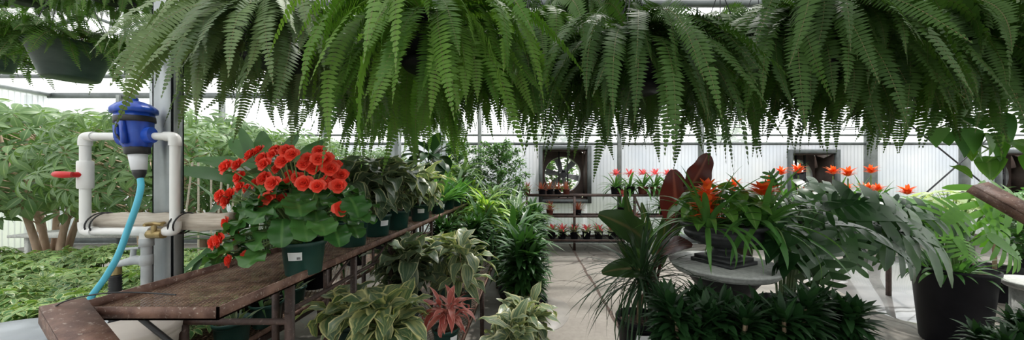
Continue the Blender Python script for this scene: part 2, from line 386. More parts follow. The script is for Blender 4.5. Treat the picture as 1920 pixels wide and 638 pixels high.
# ------------------------------------------------------------------ scene graph helpers
def root(name, label, cat, loc=(0, 0, 0), rz=0., group=None, sc=1.):
    o = bpy.data.objects.new(name, None); COL.objects.link(o)
    o.location = loc; o.rotation_euler = (0, 0, rz); o.scale = (sc, sc, sc)
    o.empty_display_size = .05
    o['label'] = label; o['category'] = cat
    if group: o['group'] = group
    return o
def part(name, me, parent, loc=(0, 0, 0), rz=0., sc=1., label=None, rot=None):
    o = bpy.data.objects.new(name, me); COL.objects.link(o); o.parent = parent
    o.location = loc; o.rotation_euler = rot if rot else (0, 0, rz); o.scale = (sc, sc, sc) if not isinstance(sc, tuple) else sc
    if label: o['label'] = label
    return o
def single(name, mb, mat, label, cat, group=None, smooth=False, loc=(0, 0, 0), kind=None):
    o = bpy.data.objects.new(name, mb.mesh(name, mat, smooth) if isinstance(mb, MB) else mb); COL.objects.link(o); o.location = loc
    o['label'] = label; o['category'] = cat
    if group: o['group'] = group
    if kind: o['kind'] = kind
    return o
def struct(name, mb, mat, label=None, cat=None):
    o = bpy.data.objects.new(name, mb.mesh(name, mat, False)); COL.objects.link(o); o['kind'] = 'structure'
    o['label'] = label or name.replace('_', ' ') + ' of the greenhouse'; o['category'] = cat or name.split('_')[0]
    return o

# ------------------------------------------------------------------ setting
GX0, GX1, GX2, GX3 = -11.5, -1.66, 8.2, 18.0
YB, YR, EAVE, RIDGE = 7.7, -5.0, 3.55, 5.6
b = MB(); box(b, (GX0, YR, -.1), (GX3, YB, 0)); struct('floor', b, 'floor', 'worn concrete greenhouse floor with cracks and wet patches')
b = MB(); box(b, (-60, -40, -.3), (70, 60, -.12)); struct('ground', b, 'lawn', 'grass outside the greenhouse')
# joint groove in the aisle
b = MB(); rs = R(4)
ys = np.linspace(2.2, 7.6, 60); jx = .97 + np.cumsum(rs.randn(60)) * .004; w = .012 + rs.rand(60) * .014
V = []
for y, x, ww in zip(ys, jx, w): V += [(x - ww, y, .003), (x + ww, y, .003)]
b.add(V, [(2 * i, 2 * i + 1, 2 * i + 3, 2 * i + 2) for i in range(59)])
struct('floor_joint_line', b, surf_mat('dirt_filled_joint', (.05, .035, .03), (.12, .08, .06), 30, .9), 'dark dirt-filled joint running along the aisle floor', 'floor joint')
# back wall with two fan openings and a dark doorway on the far right
def wp(px): return atx(px, YB)
FAN1 = (wp(1017), wp(1101), 1.06, E + (332 - 281) * YB / F)
FAN2 = (wp(1483), wp(1564), 1.06, E + (332 - 288) * YB / F)
FAN3 = (wp(1872), wp(1956), 1.06, E + (332 - 288) * YB / F)
b = MB()
ZR = E + (332 - 270) * YB / F
xs = [GX0, FAN1[0], FAN1[1], FAN2[0], FAN2[1], FAN3[0], FAN3[1], GX3]
for i in range(len(xs) - 1):
    f = {1: FAN1, 3: FAN2, 5: FAN3}.get(i)
    if f:
        box(b, (xs[i], YB, 0), (xs[i + 1], YB + .012, f[2])); box(b, (xs[i], YB, f[3]), (xs[i + 1], YB + .012, ZR))
    else: box(b, (xs[i], YB, 0), (xs[i + 1], YB + .012, ZR))
struct('wall_back', b, 'polywall', 'ribbed translucent polycarbonate end wall of the greenhouse')
b = MB(); box(b, (GX0, YB, ZR), (GX3, YB + .012, EAVE))
for a_, c_ in ((GX0, GX1), (GX1, GX2), (GX2, GX3)):
    m_ = (a_ + c_) / 2
    b.add([(a_, YB, EAVE), (c_, YB, EAVE), (m_, YB, RIDGE)], F3=[(0, 1, 2)])
struct('wall_back_upper', b, 'polyroof', 'clear glazing of the end wall above the rails')
b = MB(); box(b, (GX0 - .01, YR, 0), (GX0, YB, EAVE)); struct('wall_left', b, poly_material('side_polycarbonate', .5, (.93, .95, .98), axis=1), 'translucent left side wall')
b = MB(); box(b, (GX3, YR, 0), (GX3 + .01, YB, EAVE)); struct('wall_right', b, bpy.data.materials['side_polycarbonate'], 'translucent right side wall')
b = MB(); box(b, (GX0, YR - .01, 0), (GX3, YR, EAVE)); struct('wall_rear', b, bpy.data.materials['side_polycarbonate'], 'translucent wall behind the camera')
b = MB()
for a_, c_ in ((GX0, GX1), (GX1, GX2), (GX2, GX3)):
    m_ = (a_ + c_) / 2
    for x0, z0, x1, z1 in ((a_, EAVE, m_, RIDGE), (m_, RIDGE, c_, EAVE)):
        b.add([(x0, YR, z0), (x1, YR, z1), (x1, YB, z1), (x0, YB, z0)], [(0, 1, 2, 3)])
struct('ceiling', b, 'polyroof', 'translucent film roof over three gabled bays')
m, nt, out = new_mat('added_shade_netting')  # netting added above the view to darken the right-hand plants
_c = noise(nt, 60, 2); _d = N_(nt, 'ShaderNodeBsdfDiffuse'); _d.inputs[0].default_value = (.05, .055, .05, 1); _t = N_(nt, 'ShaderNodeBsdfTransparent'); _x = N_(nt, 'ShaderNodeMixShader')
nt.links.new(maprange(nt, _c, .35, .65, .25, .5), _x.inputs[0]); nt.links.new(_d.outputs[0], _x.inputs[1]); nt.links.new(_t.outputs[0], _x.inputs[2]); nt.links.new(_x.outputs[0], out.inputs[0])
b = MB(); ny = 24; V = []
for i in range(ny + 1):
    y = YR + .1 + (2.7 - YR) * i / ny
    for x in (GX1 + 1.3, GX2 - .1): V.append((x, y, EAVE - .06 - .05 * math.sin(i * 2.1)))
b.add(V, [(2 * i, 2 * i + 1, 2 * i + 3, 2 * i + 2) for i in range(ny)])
single('added_shade_cloth', b, m, 'added out-of-view netting under the middle bay roof, shading the right-hand side', 'added shade net')
# steel: wall posts and rails, gutters, trusses
b = MB()
for z, h in ((E + (332 - 254) * YB / F, .035), (E + (332 - 270) * YB / F, .06), (EAVE, .12), (.12, .2)): box(b, (GX0, YB - .06, z - h / 2), (GX3, YB - .005, z + h / 2))
struct('trim_1', b, 'trimgrey', 'grey horizontal rails of the end wall', 'rail')
k = 2
for px, w in ((60, .08), (230, .08), (420, .08), (610, .08), (780, .08), (900, .08), (1160, .085), (1312, .10), (1628, .24), (1803, .17), (2050, .1)):
    b = MB(); x = wp(px); top = EAVE + .0; box(b, (x - w / 2, YB - .10, 0), (x + w / 2, YB - .005, top)); struct('trim_%d' % k, b, 'wallpost', 'grey vertical steel post of the end wall', 'post'); k += 1
b = MB()
for x in (GX0, GX1, GX2, GX3): box(b, (x - .1, YR, EAVE - .02), (x + .1, YB, EAVE + .1))
struct('trim_%d' % k, b, 'galv', 'steel gutters along the bays', 'gutter'); k += 1
for y in (-2.0, .9, 3.6, 6.2):
    b = MB()
    for a_, c_ in ((GX0, GX1), (GX1, GX2), (GX2, GX3)):
        m_ = (a_ + c_) / 2
        bar(b, (a_, y, EAVE), (c_, y, EAVE), .06, .06); bar(b, (a_, y, EAVE + .05), (m_, y, RIDGE - .05), .06, .06); bar(b, (m_, y, RIDGE - .05), (c_, y, EAVE + .05), .06, .06)
        for q in range(1, 8):
            x = a_ + (c_ - a_) * q / 8; zt = EAVE + (RIDGE - EAVE) * (1 - abs(x - m_) / (m_ - a_)) - .05
            x2 = a_ + (c_ - a_) * (q + (1 if q < 4 else -1)) / 8
            bar(b, (x, y, EAVE), (x, y, zt), .03, .03)
            if q != 4: bar(b, (x, y, zt), (x2, y, EAVE), .03, .03)
    struct('trim_%d' % k, b, 'trimgrey', 'steel roof truss across the bays', 'truss'); k += 1
b = MB()
for a_, c_ in ((GX0, GX1), (GX1, GX2), (GX2, GX3)):
    m_ = (a_ + c_) / 2
    for q in (.2, .4, .6, .8, 1.0):
        for s in (-1, 1):
            x = (a_ if s < 0 else c_) + (m_ - (a_ if s < 0 else c_)) * q; z = EAVE + (RIDGE - EAVE) * q - .03
            box(b, (x - .025, YR, z - .03), (x + .025, YB, z + .02))
struct('trim_%d' % k, b, 'trimgrey', 'roof purlins running along the bays', 'purlin'); k += 1
for x, ys_ in ((GX1, (4.0, 6.2)), (GX2, (1.0, 3.6)), (-7.0, (2.2, 6.0))):
    for y in ys_:
        b = MB(); box(b, (x - .05, y - .05, 0), (x + .05, y + .05, EAVE)); struct('trim_%d' % k, b, 'galv', 'square steel column', 'column'); k += 1

# ------------------------------------------------------------------ exhaust fans
def exhaust_fan(f, label):
    x0, x1, z0, z1 = f; w = x1 - x0; h = z1 - z0; cx, cz = (x0 + x1) / 2, (z0 + z1) / 2
    t = root('exhaust_fan', label, 'fan', (cx, YB, cz)); r = min(w, h) / 2 * .86
    b = MB(); fw = .09
    box(b, (-w / 2 - fw, -.07, -h / 2 - fw), (-w / 2, .03, h / 2 + fw)); box(b, (w / 2, -.07, -h / 2 - fw), (w / 2 + fw, .03, h / 2 + fw))
    box(b, (-w / 2, -.07, h / 2), (w / 2, .03, h / 2 + fw)); box(b, (-w / 2, -.07, -h / 2 - fw), (w / 2, .03, -h / 2))
    part('frame', b.mesh('fan_frame', 'trimgrey', False), t)
    b = MB(); d = .5
    box(b, (-w / 2, .0, h / 2 - .02), (w / 2, d, h / 2)); box(b, (-w / 2, 0, -h / 2), (w / 2, d, -h / 2 + .02))
    box(b, (-w / 2, 0, -h / 2), (-w / 2 + .02, d, h / 2)); box(b, (w / 2 - .02, 0, -h / 2), (w / 2, d, h / 2))
    n = 48; V = []; Fq = []                                            # front panel at depth d with a round hole
    for i in range(n):
        a = 2 * PI * i / n; ca, sa = math.cos(a), math.sin(a); m = max(abs(ca) / (w / 2), abs(sa) / (h / 2))
        V += [(r * ca, d, r * sa), (ca / m, d, sa / m)]
    for i in range(n): j = (i + 1) % n; Fq.append((2 * i, 2 * j, 2 * j + 1, 2 * i + 1))
    b.add(V, Fq)
    part('housing', b.mesh('fan_housing', 'fanbox', False), t)
    b = MB(); th = np.linspace(0, 2 * PI, 49)
    V = np.concatenate([np.stack((rr * np.cos(th), np.full(49, yy), rr * np.sin(th)), -1) for rr, yy in ((r, d), (r * .97, d + .03), (r * .97, d + .2), (r, d + .2), (r + .02, d))])
    idx = np.arange(5 * 49).reshape(5, 49); b.add(V, np.stack((idx[:-1, :-1], idx[:-1, 1:], idx[1:, 1:], idx[1:, :-1]), -1).reshape(-1, 4))
    part('shroud_ring', b.mesh('fan_ring', 'fan'), t)
    bl = MB()
    leaves(bl, [[r * .16, 0, 0]], np.array([[1., 0, 0]]), np.array([[0, -.85, .53]]), r * .78, r * .2, .05, lambda q: .55 + .45 * q, 5, 0, 3)
    bm_ = bl.mesh('fan_blade', 'fan')
    for q in range(6): part('blade', bm_, t, (0, d - .02 + .1, 0), rot=(0, q * PI / 3 + .2, 0))
    b = MB(); tube(b, [(0, d - .02, 0), (0, d + .16, 0)], .07, 16); part('hub', b.mesh('fan_hub', 'darksteel'), t)
    b = MB(); tube(b, [(0, d - .2, -.0), (0, d - .06, -.0)], .085, 16); box(b, (-.04, d - .2, .06), (.04, d - .08, .12)); part('motor', b.mesh('fan_motor', 'darksteel'), t)
    for s in (-.11, .11):
        b = MB(); box(b, (s - .018, d - .17, -h / 2 + .02), (s + .018, d - .13, h / 2 - .02)); part('motor_bracket', b.mesh('fan_bracket', 'darksteel', False), t)
    b = MB()
    for rr in (.3, .48, .66, .84, 1.0): tube(b, [(r * rr * math.cos(a), d + .22, r * rr * math.sin(a)) for a in np.linspace(0, 2 * PI, 33)], .004, 4, False)
    for q in range(8): a = q * PI / 4; tube(b, [(0, d + .22, 0), (r * math.cos(a), d + .22, r * math.sin(a))], .004, 4, False)
    part('guard', b.mesh('fan_guard', 'darksteel'), t)
exhaust_fan(FAN1, 'large exhaust fan in the end wall above the rack of small bromeliads')
exhaust_fan(FAN2, 'exhaust fan in the dark wall opening behind the orange bromeliads')
exhaust_fan(FAN3, 'exhaust fan at the far right of the end wall behind the rusty beam')
# bracing cables and thin wires
def wire(label, pts, r=.004, mat='darksteel', name='cable', cat='cable'):
    b = MB(); tube(b, pts, r, 6); return single(name, b, mat, label, cat, smooth=True)
wire('bracing cable falling to the right across the end wall', [at(1655, 192, 7.4), at(1850, 350, 7.4)], .016)
wire('bracing cable rising to the right across the end wall', [at(1725, 372, 7.3), at(1850, 262, 7.3)], .016)
wire('upper thin wire sagging in front of the end wall', [at(x, y, 7.3) for x, y in ((1080, 228), (1320, 232), (1560, 241), (1740, 233))], .008, name='wire', cat='wire')
wire('lower thin wire sagging in front of the end wall', [at(x, y, 7.3) for x, y in ((1080, 236), (1320, 238), (1560, 243), (1760, 241))], .008, name='wire', cat='wire')

# ------------------------------------------------------------------ benches
BZ = E - .42
def mesh_panel(x0, x1, y0, y1, z, p=.022, t=.0035):
    """diamond pattern expanded metal: crossing diagonal strips clipped to the rectangle"""
    b = MB()
    w, l = x1 - x0, y1 - y0; sl = 2.0
    for s in (1, -1):
        c = -w * sl
        while c < l:
            # line y = y0 + c + sl*(x-x0) for s=1, mirrored for s=-1
            ta = max(0, -c / sl); tb = min(w, (l - c) / sl)
            if tb > ta + .002:
                xa, xb = x0 + ta, x0 + tb; ya, yb = y0 + c + sl * ta, y0 + c + sl * tb
                if s < 0: xa, xb = x0 + x1 - xa, x0 + x1 - xb
                bar(b, (xa, ya, z), (xb, yb, z), t, .002)
            c += p * 2.2
    return b
def angle_rim(b, x0, x1, y0, y1, z, h=.042, t=.006, fl=.03):
    for a, c in (((x0, y0), (x0, y1)), ((x1, y0), (x1, y1))):
        s = 1 if a[0] == x0 else -1
        box(b, (min(a[0], a[0] + s * t), a[1], z - h), (max(a[0], a[0] + s * t), c[1], z)); box(b, (min(a[0], a[0] + s * fl), a[1], z - h), (max(a[0], a[0] + s * fl), c[1], z - h + t))
    for y, s in ((y0, 1), (y1, -1)):
        box(b, (x0, min(y, y + s * t), z - h), (x1, max(y, y + s * t), z)); box(b, (x0, min(y, y + s * fl), z - h), (x1, max(y, y + s * fl), z - h + t))
BX0, BX1, BY0, BY1 = -1.50, -1.0, 1.03, 6.0
bench = root('plant_bench', 'long rusty steel plant bench with mesh top carrying the red begonia', 'bench', (0, 0, 0))
b = MB(); angle_rim(b, BX0, BX1, BY0, BY1, BZ); part('rim', b.mesh('bench_rim', 'rust', False), bench)
part('mesh_top', mesh_panel(BX0 + .006, BX1 - .006, BY0 + .006, BY1 - .006, BZ - .030, .014, .0024).mesh('bench_mesh', 'rust_mesh', False), bench)
b = MB(); box(b, (BX0 + .006, -.012, BZ - .041), (BX1 - .006, .012, BZ - .033)); cbm = b.mesh('bench_cross', 'rust_dark', False)
for y in np.arange(BY0 + .34, BY1, .5): part('cross_bar', cbm, bench, (0, y, 0))
for i in range(10):
    y = 1.37 + .5 * i
    for x in (BX1 - .022, BX0 + .022):
        b = MB(); box(b, (x - .013, y - .013, 0), (x + .013, y + .013, BZ - .042)); part('leg', b.mesh('bench_leg', 'rust_dark', False), bench)
b = MB()
for x in (BX1 - .022, BX0 + .022):
    box(b, (x - .008, 1.35, BZ - .16), (x + .008, 5.9, BZ - .145))
part('stretcher', b.mesh('bench_stretcher', 'rust_dark', False), bench)
b = MB(); bar(b, (BX1 - .03, .25, BZ - .042), (BX1 - .03, .25, BZ - .17), .012, .012); bar(b, (BX1 - .03, .25, BZ - .155), (BX1 - .03, .48, BZ - .05), .01, .01); brm = b.mesh('bench_brace', 'rust_dark', False)
for i in range(9): part('brace', brm, bench, (0, 1.37 + .5 * i, 0))
b = MB(); tube(b, [(BX0 + .02, 1.37, .98), (BX1 - .02, 1.37, .98)], .014, 8); part('cross_brace', b.mesh('bench_crossbrace', 'rust_dark'), bench)
LZ = .56
low = root('low_plant_bench', 'low rusty mesh bench beside the aisle holding striped cordylines', 'bench')
LX0, LX1, LY0, LY1 = -1.32, -.42, 1.55, 6.2
b = MB(); angle_rim(b, LX0, LX1, LY0, LY1, LZ, .035, .006, .025); part('rim', b.mesh('low_rim', 'rust', False), low)
part('mesh_top', mesh_panel(LX0 + .006, LX1 - .006, LY0 + .006, LY1 - .006, LZ - .025, .026).mesh('low_mesh', 'rust_mesh', False), low)
for y in (1.62, 3.1, 4.6, 6.1):
    for x in (LX0 + .03, LX1 - .03):
        b = MB(); box(b, (x - .018, y - .018, 0), (x + .018, y + .018, LZ - .03)); part('leg', b.mesh('low_leg', 'rust_dark', False), low)
back = root('side_bench', 'low rusty mesh bench seen under the upper bench beside the steel post', 'bench')
SX0, SX1, SY0, SY1 = -2.7, -1.80, 1.75, 6.0
b = MB(); angle_rim(b, SX0, SX1, SY0, SY1, LZ, .04); part('rim', b.mesh('side_rim', 'rust', False), back)
part('mesh_top', mesh_panel(SX0 + .006, SX1 - .006, SY0 + .006, SY1 - .006, LZ - .025, .03, .006).mesh('side_mesh', 'rust_mesh', False), back)
for y in (1.8, 3.2, 4.6, 5.9):
    for x in (SX0 + .03, SX1 - .03):
        b = MB(); box(b, (x - .02, y - .02, 0), (x + .02, y + .02, LZ - .03)); part('leg', b.mesh('side_leg', 'rust_dark', False), back)
#---PART2---
# ------------------------------------------------------------------ steel post, plumbing and injector
b = MB(); px0, px1, py0, py1 = -1.705, -1.615, 1.45, 1.50
box(b, (px0, py0, 0), (px1, py0 + .006, EAVE)); box(b, (px0, py0, 0), (px0 + .006, py1, EAVE)); box(b, (px1 - .006, py0, 0), (px1, py1, EAVE)); box(b, (px0, py1 - .006, 0), (px1, py1, EAVE))
struct('trim_90', b, 'galv', 'grey galvanised square post behind the blue injector', 'post')
PY = 1.38
def pp(x, y, Y=PY): return at(x, y, Y)
pl = root('pvc_pipe_loop', 'white plastic pipe loop with elbows around the steel post', 'pipe', pp(160, 432)); O = Vector(pl.location)
def seg(name, pts, r, mat, parent, off, lab=None, ns=16, cap=True):
    b = MB(); tube(b, [Vector(p) - off for p in pts], r, ns, cap); return part(name, b.mesh(name, mat), parent, label=lab)
rp = .0165
def elbow(c, d1, d2, parent, off, r=.0205, L=.04):
    c = Vector(c); d1 = Vector(d1); d2 = Vector(d2)
    pts = [c + d1 * L, c + d1 * L * .55, c + (d1 + d2) * L * .12, c + d2 * L * .55, c + d2 * L]
    b = MB(); tube(b, [p - off for p in smooth_pts(pts, 4)], r, 16); part('elbow', b.mesh('pvc_elbow', 'pvc'), parent)
xr = atx(328, PY); xl = atx(160, PY); z1 = pp(0, 256).z; z2 = pp(0, 434).z; xi0, xi1 = atx(226, PY), atx(276, PY)
seg('pipe', [(xl, PY, z1 - .03), (xl, PY, z2 + .03)], rp, 'pvc', pl, O)
seg('pipe', [(xl + .03, PY, z1), (xi0, PY, z1)], rp * 1.0, 'pvc', pl, O)
seg('pipe', [(xi1, PY, z1), (xr - .03, PY, z1)], rp * 1.0, 'pvc', pl, O)
seg('pipe', [(xr, PY, z1 - .03), (xr, PY, z2 + .03)], rp, 'pvc', pl, O)
seg('pipe', [(xl + .03, PY, z2), (atx(262, PY), PY, z2)], rp * .95, 'pvc', pl, O)
elbow((xl, PY, z1), (1, 0, 0), (0, 0, -1), pl, O); elbow((xr, PY, z1), (-1, 0, 0), (0, 0, -1), pl, O)
elbow((xl, PY, z2), (1, 0, 0), (0, 0, 1), pl, O); elbow((xr, PY, z2), (-1, 0, 0), (0, 0, 1), pl, O)
zv = pp(0, 328).z
b = MB(); tube(b, [Vector((xl, PY, zv + d)) - O for d in (-.06, -.055, -.03, .03, .055, .06)], [.021, .024, .024, .024, .024, .021], 18)
vb = part('valve_body', b.mesh('valve_body', 'pvc'), pl)
b = MB(); tube(b, [Vector(p) - O for p in ((xl + .01, PY - .045, zv), (xl - .015, PY - .055, zv), (xl - .045, PY - .055, zv + .002), (xl - .06, PY - .052, zv + .002))], [.012, .015, .013, .007], 10)
tube(b, [Vector((xl, PY, zv)) - O, Vector((xl, PY - .05, zv)) - O], .012, 10)
part('valve_handle', b.mesh('valve_handle', 'red'), vb, label='red valve handle')
tb = atx(266, PY)
b = MB(); tube(b, [Vector(p) - O for p in ((tb - .035, PY, z2), (tb + .045, PY, z2))], .021, 16); tube(b, [Vector(p) - O for p in ((tb + .02, PY, z2), (tb + .02, PY, z2 - .05))], .021, 16); part('tee', b.mesh('tee', 'pvc'), pl)
seg('pipe', [(atx(290, PY), PY, z2), (xr - .02, PY, z2)], .012, 'brass', pl, O, 'brass union between the two white pipes')
# injector
IX = atx(248, PY - .02)
inj = root('chemical_injector', 'blue and white chemical injector mounted on the white pipe loop', 'injector', (IX, PY - .01, pp(0, 335).z))
inj.scale = (.64, .64, 1); inj.rotation_euler = (0, -.08, 0); inj.location.x += .02
def Z(y): return (335 - y) * PY / F
b = MB(); lathe(b, [(0, Z(191)), (.04, Z(191.5)), (.075, Z(196)), (.102, Z(204)), (.108, Z(207)), (.108, Z(213)), (.095, Z(214)), (0, Z(214))], 48, ring=lambda th, pr: 1 + .02 * np.sin(th * 12)[None] * (pr[:, 0] > .06)[:, None])
cap = part('cap', b.mesh('injector_cap', 'blue'), inj)
b = MB(); lathe(b, [(0, Z(184)), (.02, Z(184.5)), (.024, Z(187)), (.022, Z(191)), (.012, Z(193))], 24); part('knob', b.mesh('injector_knob', 'blue'), cap)
b = MB(); lathe(b, [(.07, Z(213)), (.088, Z(214)), (.09, Z(228)), (.082, Z(232)), (.078, Z(250)), (.07, Z(268)), (.06, Z(277)), (.0, Z(278))], 40, ring=lambda th, pr: 1 + .03 * np.cos(th * 8)[None] * np.ones((len(pr), 1)))
for s in (-1, 1): tube(b, [(s * .05, 0, z1 - inj.location.z), (s * .11, 0, z1 - inj.location.z)], .034, 18)
box(b, (.012, -.098, Z(272)), (.03, -.07, Z(232))); box(b, (-.035, -.094, Z(262)), (-.012, -.07, Z(238)))
body = part('body', b.mesh('injector_body', 'blue'), inj)
b = MB(); lathe(b, [(.088, Z(220)), (.094, Z(221)), (.094, Z(230)), (.088, Z(231))], 40); box(b, (-.115, -.03, Z(230)), (-.085, .02, Z(221))); part('clamp_band', b.mesh('injector_band', 'black'), inj)
b = MB(); tube(b, smooth_pts([(-.012, -.088, Z(236)), (-.02, -.092, Z(250)), (-.008, -.088, Z(262)), (.006, -.075, Z(272))], 5), .005, 8); part('bleed_tube', b.mesh('bleed_tube', 'black'), inj)
b = MB(); lathe(b, [(.02, Z(274)), (.058, Z(275)), (.06, Z(278)), (.06, Z(288)), (.052, Z(290)), (.02, Z(290))], 36); part('lock_ring', b.mesh('injector_ring', 'black'), inj)
b = MB(); lathe(b, [(.02, Z(289)), (.045, Z(290)), (.036, Z(319)), (.02, Z(320))], 36); part('lower_cone', b.mesh('injector_cone', 'whiteplastic'), inj, label='milky white lower cone')
b = MB(); lathe(b, [(.02, Z(318)), (.033, Z(319)), (.032, Z(326)), (.018, Z(335)), (.012, Z(338)), (0, Z(338))], 28); part('nozzle', b.mesh('injector_nozzle', 'black'), inj)
b = MB(); tube(b, smooth_pts([pp(263, 334, 1.37), pp(264, 352, 1.36), pp(256, 385, 1.34), pp(240, 430, 1.33), pp(222, 478, 1.31), pp(198, 520, 1.30), pp(172, 556, 1.29), pp(150, 600, 1.29)], 6), .0105, 12)
single('blue_hose', b, 'hose', 'light blue hose hanging from the injector nozzle', 'hose', smooth=True)
# board
BY = 1.425
b = MB(); rs = R(2)
x0, x1 = atx(172, BY), atx(437, BY); zt, zb_ = pp(0, 400, BY).z, pp(0, 431, BY).z
n = 24; V = []
for i in range(n + 1):
    x = x0 + (x1 - x0) * i / n; e = (.004 * math.sin(i * .9), .003 * math.sin(i * 1.7))
    V += [(x, BY - .018, zb_ + e[0]), (x, BY + .02, zb_ + e[0]), (x, BY + .02, zt + e[1]), (x, BY - .018, zt + e[1])]
Fq = [(4 * i + a, 4 * i + c, 4 * i + 4 + c, 4 * i + 4 + a) for i in range(n) for a, c in ((0, 1), (1, 2), (2, 3), (3, 0))] + [(0, 3, 2, 1), (4 * n, 4 * n + 1, 4 * n + 2, 4 * n + 3)]
b.add(V, Fq); single('wooden_board', b, 'wood', 'weathered horizontal board tied across the steel post', 'board')
def strap(label, px, wpx):
    b = MB(); c = atx(px, PY); r = .036
    for o_ in (0, .014):
        pts = [(c + o_ * 1.5 + .012 * math.sin(a), 1.405 + .047 * math.cos(a), (zt + z2) / 2 - .005 + .046 * math.sin(a)) for a in np.linspace(0, 2 * PI, 25)]
        tube(b, pts, .003, 6, False)
    single('cable_tie', b, 'black', label, 'cable tie', smooth=True)
strap('black tie round the board and the left white pipe', 172, 10); strap('black tie round the board and the right white pipe', 326, 10)
# lower supply pipe with stopcock and tap
sp_ = root('supply_pipe', 'grey supply pipe with brass stopcock below the white pipe loop', 'pipe', (tb + .02, PY, 0))
O2 = Vector(sp_.location)
seg('pipe', [(tb + .02, PY, 0), (tb + .02, PY, z2 - .05)], .017, 'pvc_grey', sp_, O2)
b = MB(); lathe(b, [(.017, 1.30), (.023, 1.302), (.023, 1.335), (.017, 1.337)], 18); part('coupling', b.mesh('coupling', 'pvc_grey'), sp_); b = MB(); lathe(b, [(.017, 1.22), (.022, 1.222), (.022, 1.262), (.017, 1.265)], 18); part('coupling', b.mesh('coupling', 'pvc_grey'), sp_)
b = MB(); X = .055
tube(b, [(X, -.02, z2 - .005), (X, -.02, z2 + .03)], .009, 8); tube(b, [(X - .035, -.02, z2 + .032), (X, -.02, z2 + .037), (X + .035, -.02, z2 + .032)], .008, 8); tube(b, [(X, -.055, z2 + .034), (X, .02, z2 + .034)], .006, 8); tube(b, [(X - .03, -.01, z2 - .01), (X + .03, -.01, z2 - .01)], .019, 12)
part('stopcock', b.mesh('stopcock', 'brass'), sp_, label='brass stopcock with cross handle')
zt_ = at(0, 489, PY).z
b = MB(); tube(b, [(0, 0, zt_), (-.05, 0, zt_ + .003), (-.11, 0, zt_ - .012), (-.13, 0, zt_ - .02)], [.018, .02, .014, .011], 12); tube(b, [(-.06, 0, zt_ + .01), (-.055, 0, zt_ + .05)], .009, 8); tube(b, [(-.09, 0, zt_ + .05), (-.03, 0, zt_ + .055)], .006, 8)
part('tap', b.mesh('tap', 'pvc_grey'), sp_)
hx = atx(216, PY)
b = MB(); tube(b, [(hx, PY, at(0, 515, PY).z), (hx, PY, at(0, 500, PY).z), (hx, PY, at(0, 493, PY).z)], [.019, .019, .015], 12); 
rb_ = root('ribbed_hose', 'black ribbed hose with brass fitting under the tap', 'hose', (hx, PY, 0))
part('fitting', b.mesh('fitting', 'brass'), rb_, loc=(-hx, -PY, 0), label='yellow brass fitting')
b = MB(); zs = np.arange(0, at(0, 514, PY).z, .006); lathe(b, [(.021 if i % 2 else .017, z) for i, z in enumerate(zs)], 16); part('hose', b.mesh('ribbed_hose', 'black'), rb_)
# leaning rusty channel in front of the bench end
def channel(b, a, c, w=.075, h=.045, t=.007, up=(0, 0, 1)):
    a = Vector(a); c = Vector(c); T = (c - a).normalized(); up = Vector(up); S = T.cross(up).normalized(); U = S.cross(T)
    bar(b, a, c, w, t, up)
    for s in (-1, 1): bar(b, a + S * s * (w / 2 - t / 2) - U * h / 2, c + S * s * (w / 2 - t / 2) - U * h / 2, t, h, up)
b = MB(); channel(b, at(118, 568, 1.02), at(215, 705, .80), .085, .05)
single('steel_channel', b, 'rust', 'rusty steel channel leaning down at the near end of the upper bench', 'steel channel')
b = MB(); tube(b, smooth_pts([at(85, 592, .99), at(120, 566, 1.0), at(190, 551, 1.02), at(260, 549, 1.06), at(330, 553, 1.07)], 6), .0025, 6); single('thin_cable', b, 'black', 'thin black cable lying over the near end of the upper bench', 'cable', smooth=True)
b = MB(); tube(b, [at(262, 596, 1.2), at(330, 650, 1.2)], .009, 8); single('black_strap', b, 'black', 'black strap under the bench end beside the beige bucket', 'strap', smooth=True)
b = MB(); lathe(b, [(0, 0), (.125, 0), (.13, .02), (.148, .40), (.155, .405), (.155, .425), (.15, .43), (.0, .432)], 36)
bk = root('plastic_bucket', 'beige lidded bucket under the near end of the upper bench', 'bucket', (-1.55, 1.22, .56)); part('body', b.mesh('bucket', 'beige'), bk)
b = MB(); lathe(b, [(0, .428), (.158, .428), (.16, .45), (.14, .455), (0, .455)], 36); part('lid', b.mesh('bucket_lid', 'beige'), bk)
b = MB(); box(b, (-1.75, 1.05, .5), (-1.4, 1.40, .56)); box(b, (-1.72, 1.08, 0), (-1.68, 1.12, .5)); box(b, (-1.47, 1.08, 0), (-1.43, 1.12, .5)); box(b, (-1.72, 1.33, 0), (-1.68, 1.37, .5)); box(b, (-1.47, 1.33, 0), (-1.43, 1.37, .5))
single('wooden_crate_stand', b, 'wood', 'wooden stand under the beige bucket', 'stand')
b = MB(); lathe(b, [(0, 0), (.27, 0), (.29, .03), (.30, .85), (.315, .87), (.32, .90), (.30, .935), (.26, .955), (.1, .965), (0, .965)], 40, sx=1.25)
dr = root('storage_drum', 'light grey rounded storage drum left of the rusty channel', 'drum', (-2.06, 1.22, 0)); part('body', b.mesh('drum', 'drum'), dr)
b = MB(); lathe(b, [(.18, .965), (.2, .975), (.19, .985), (.05, .99), (0, .99)], 30, sx=1.2); part('lid', b.mesh('drum_lid', 'drum'), dr)

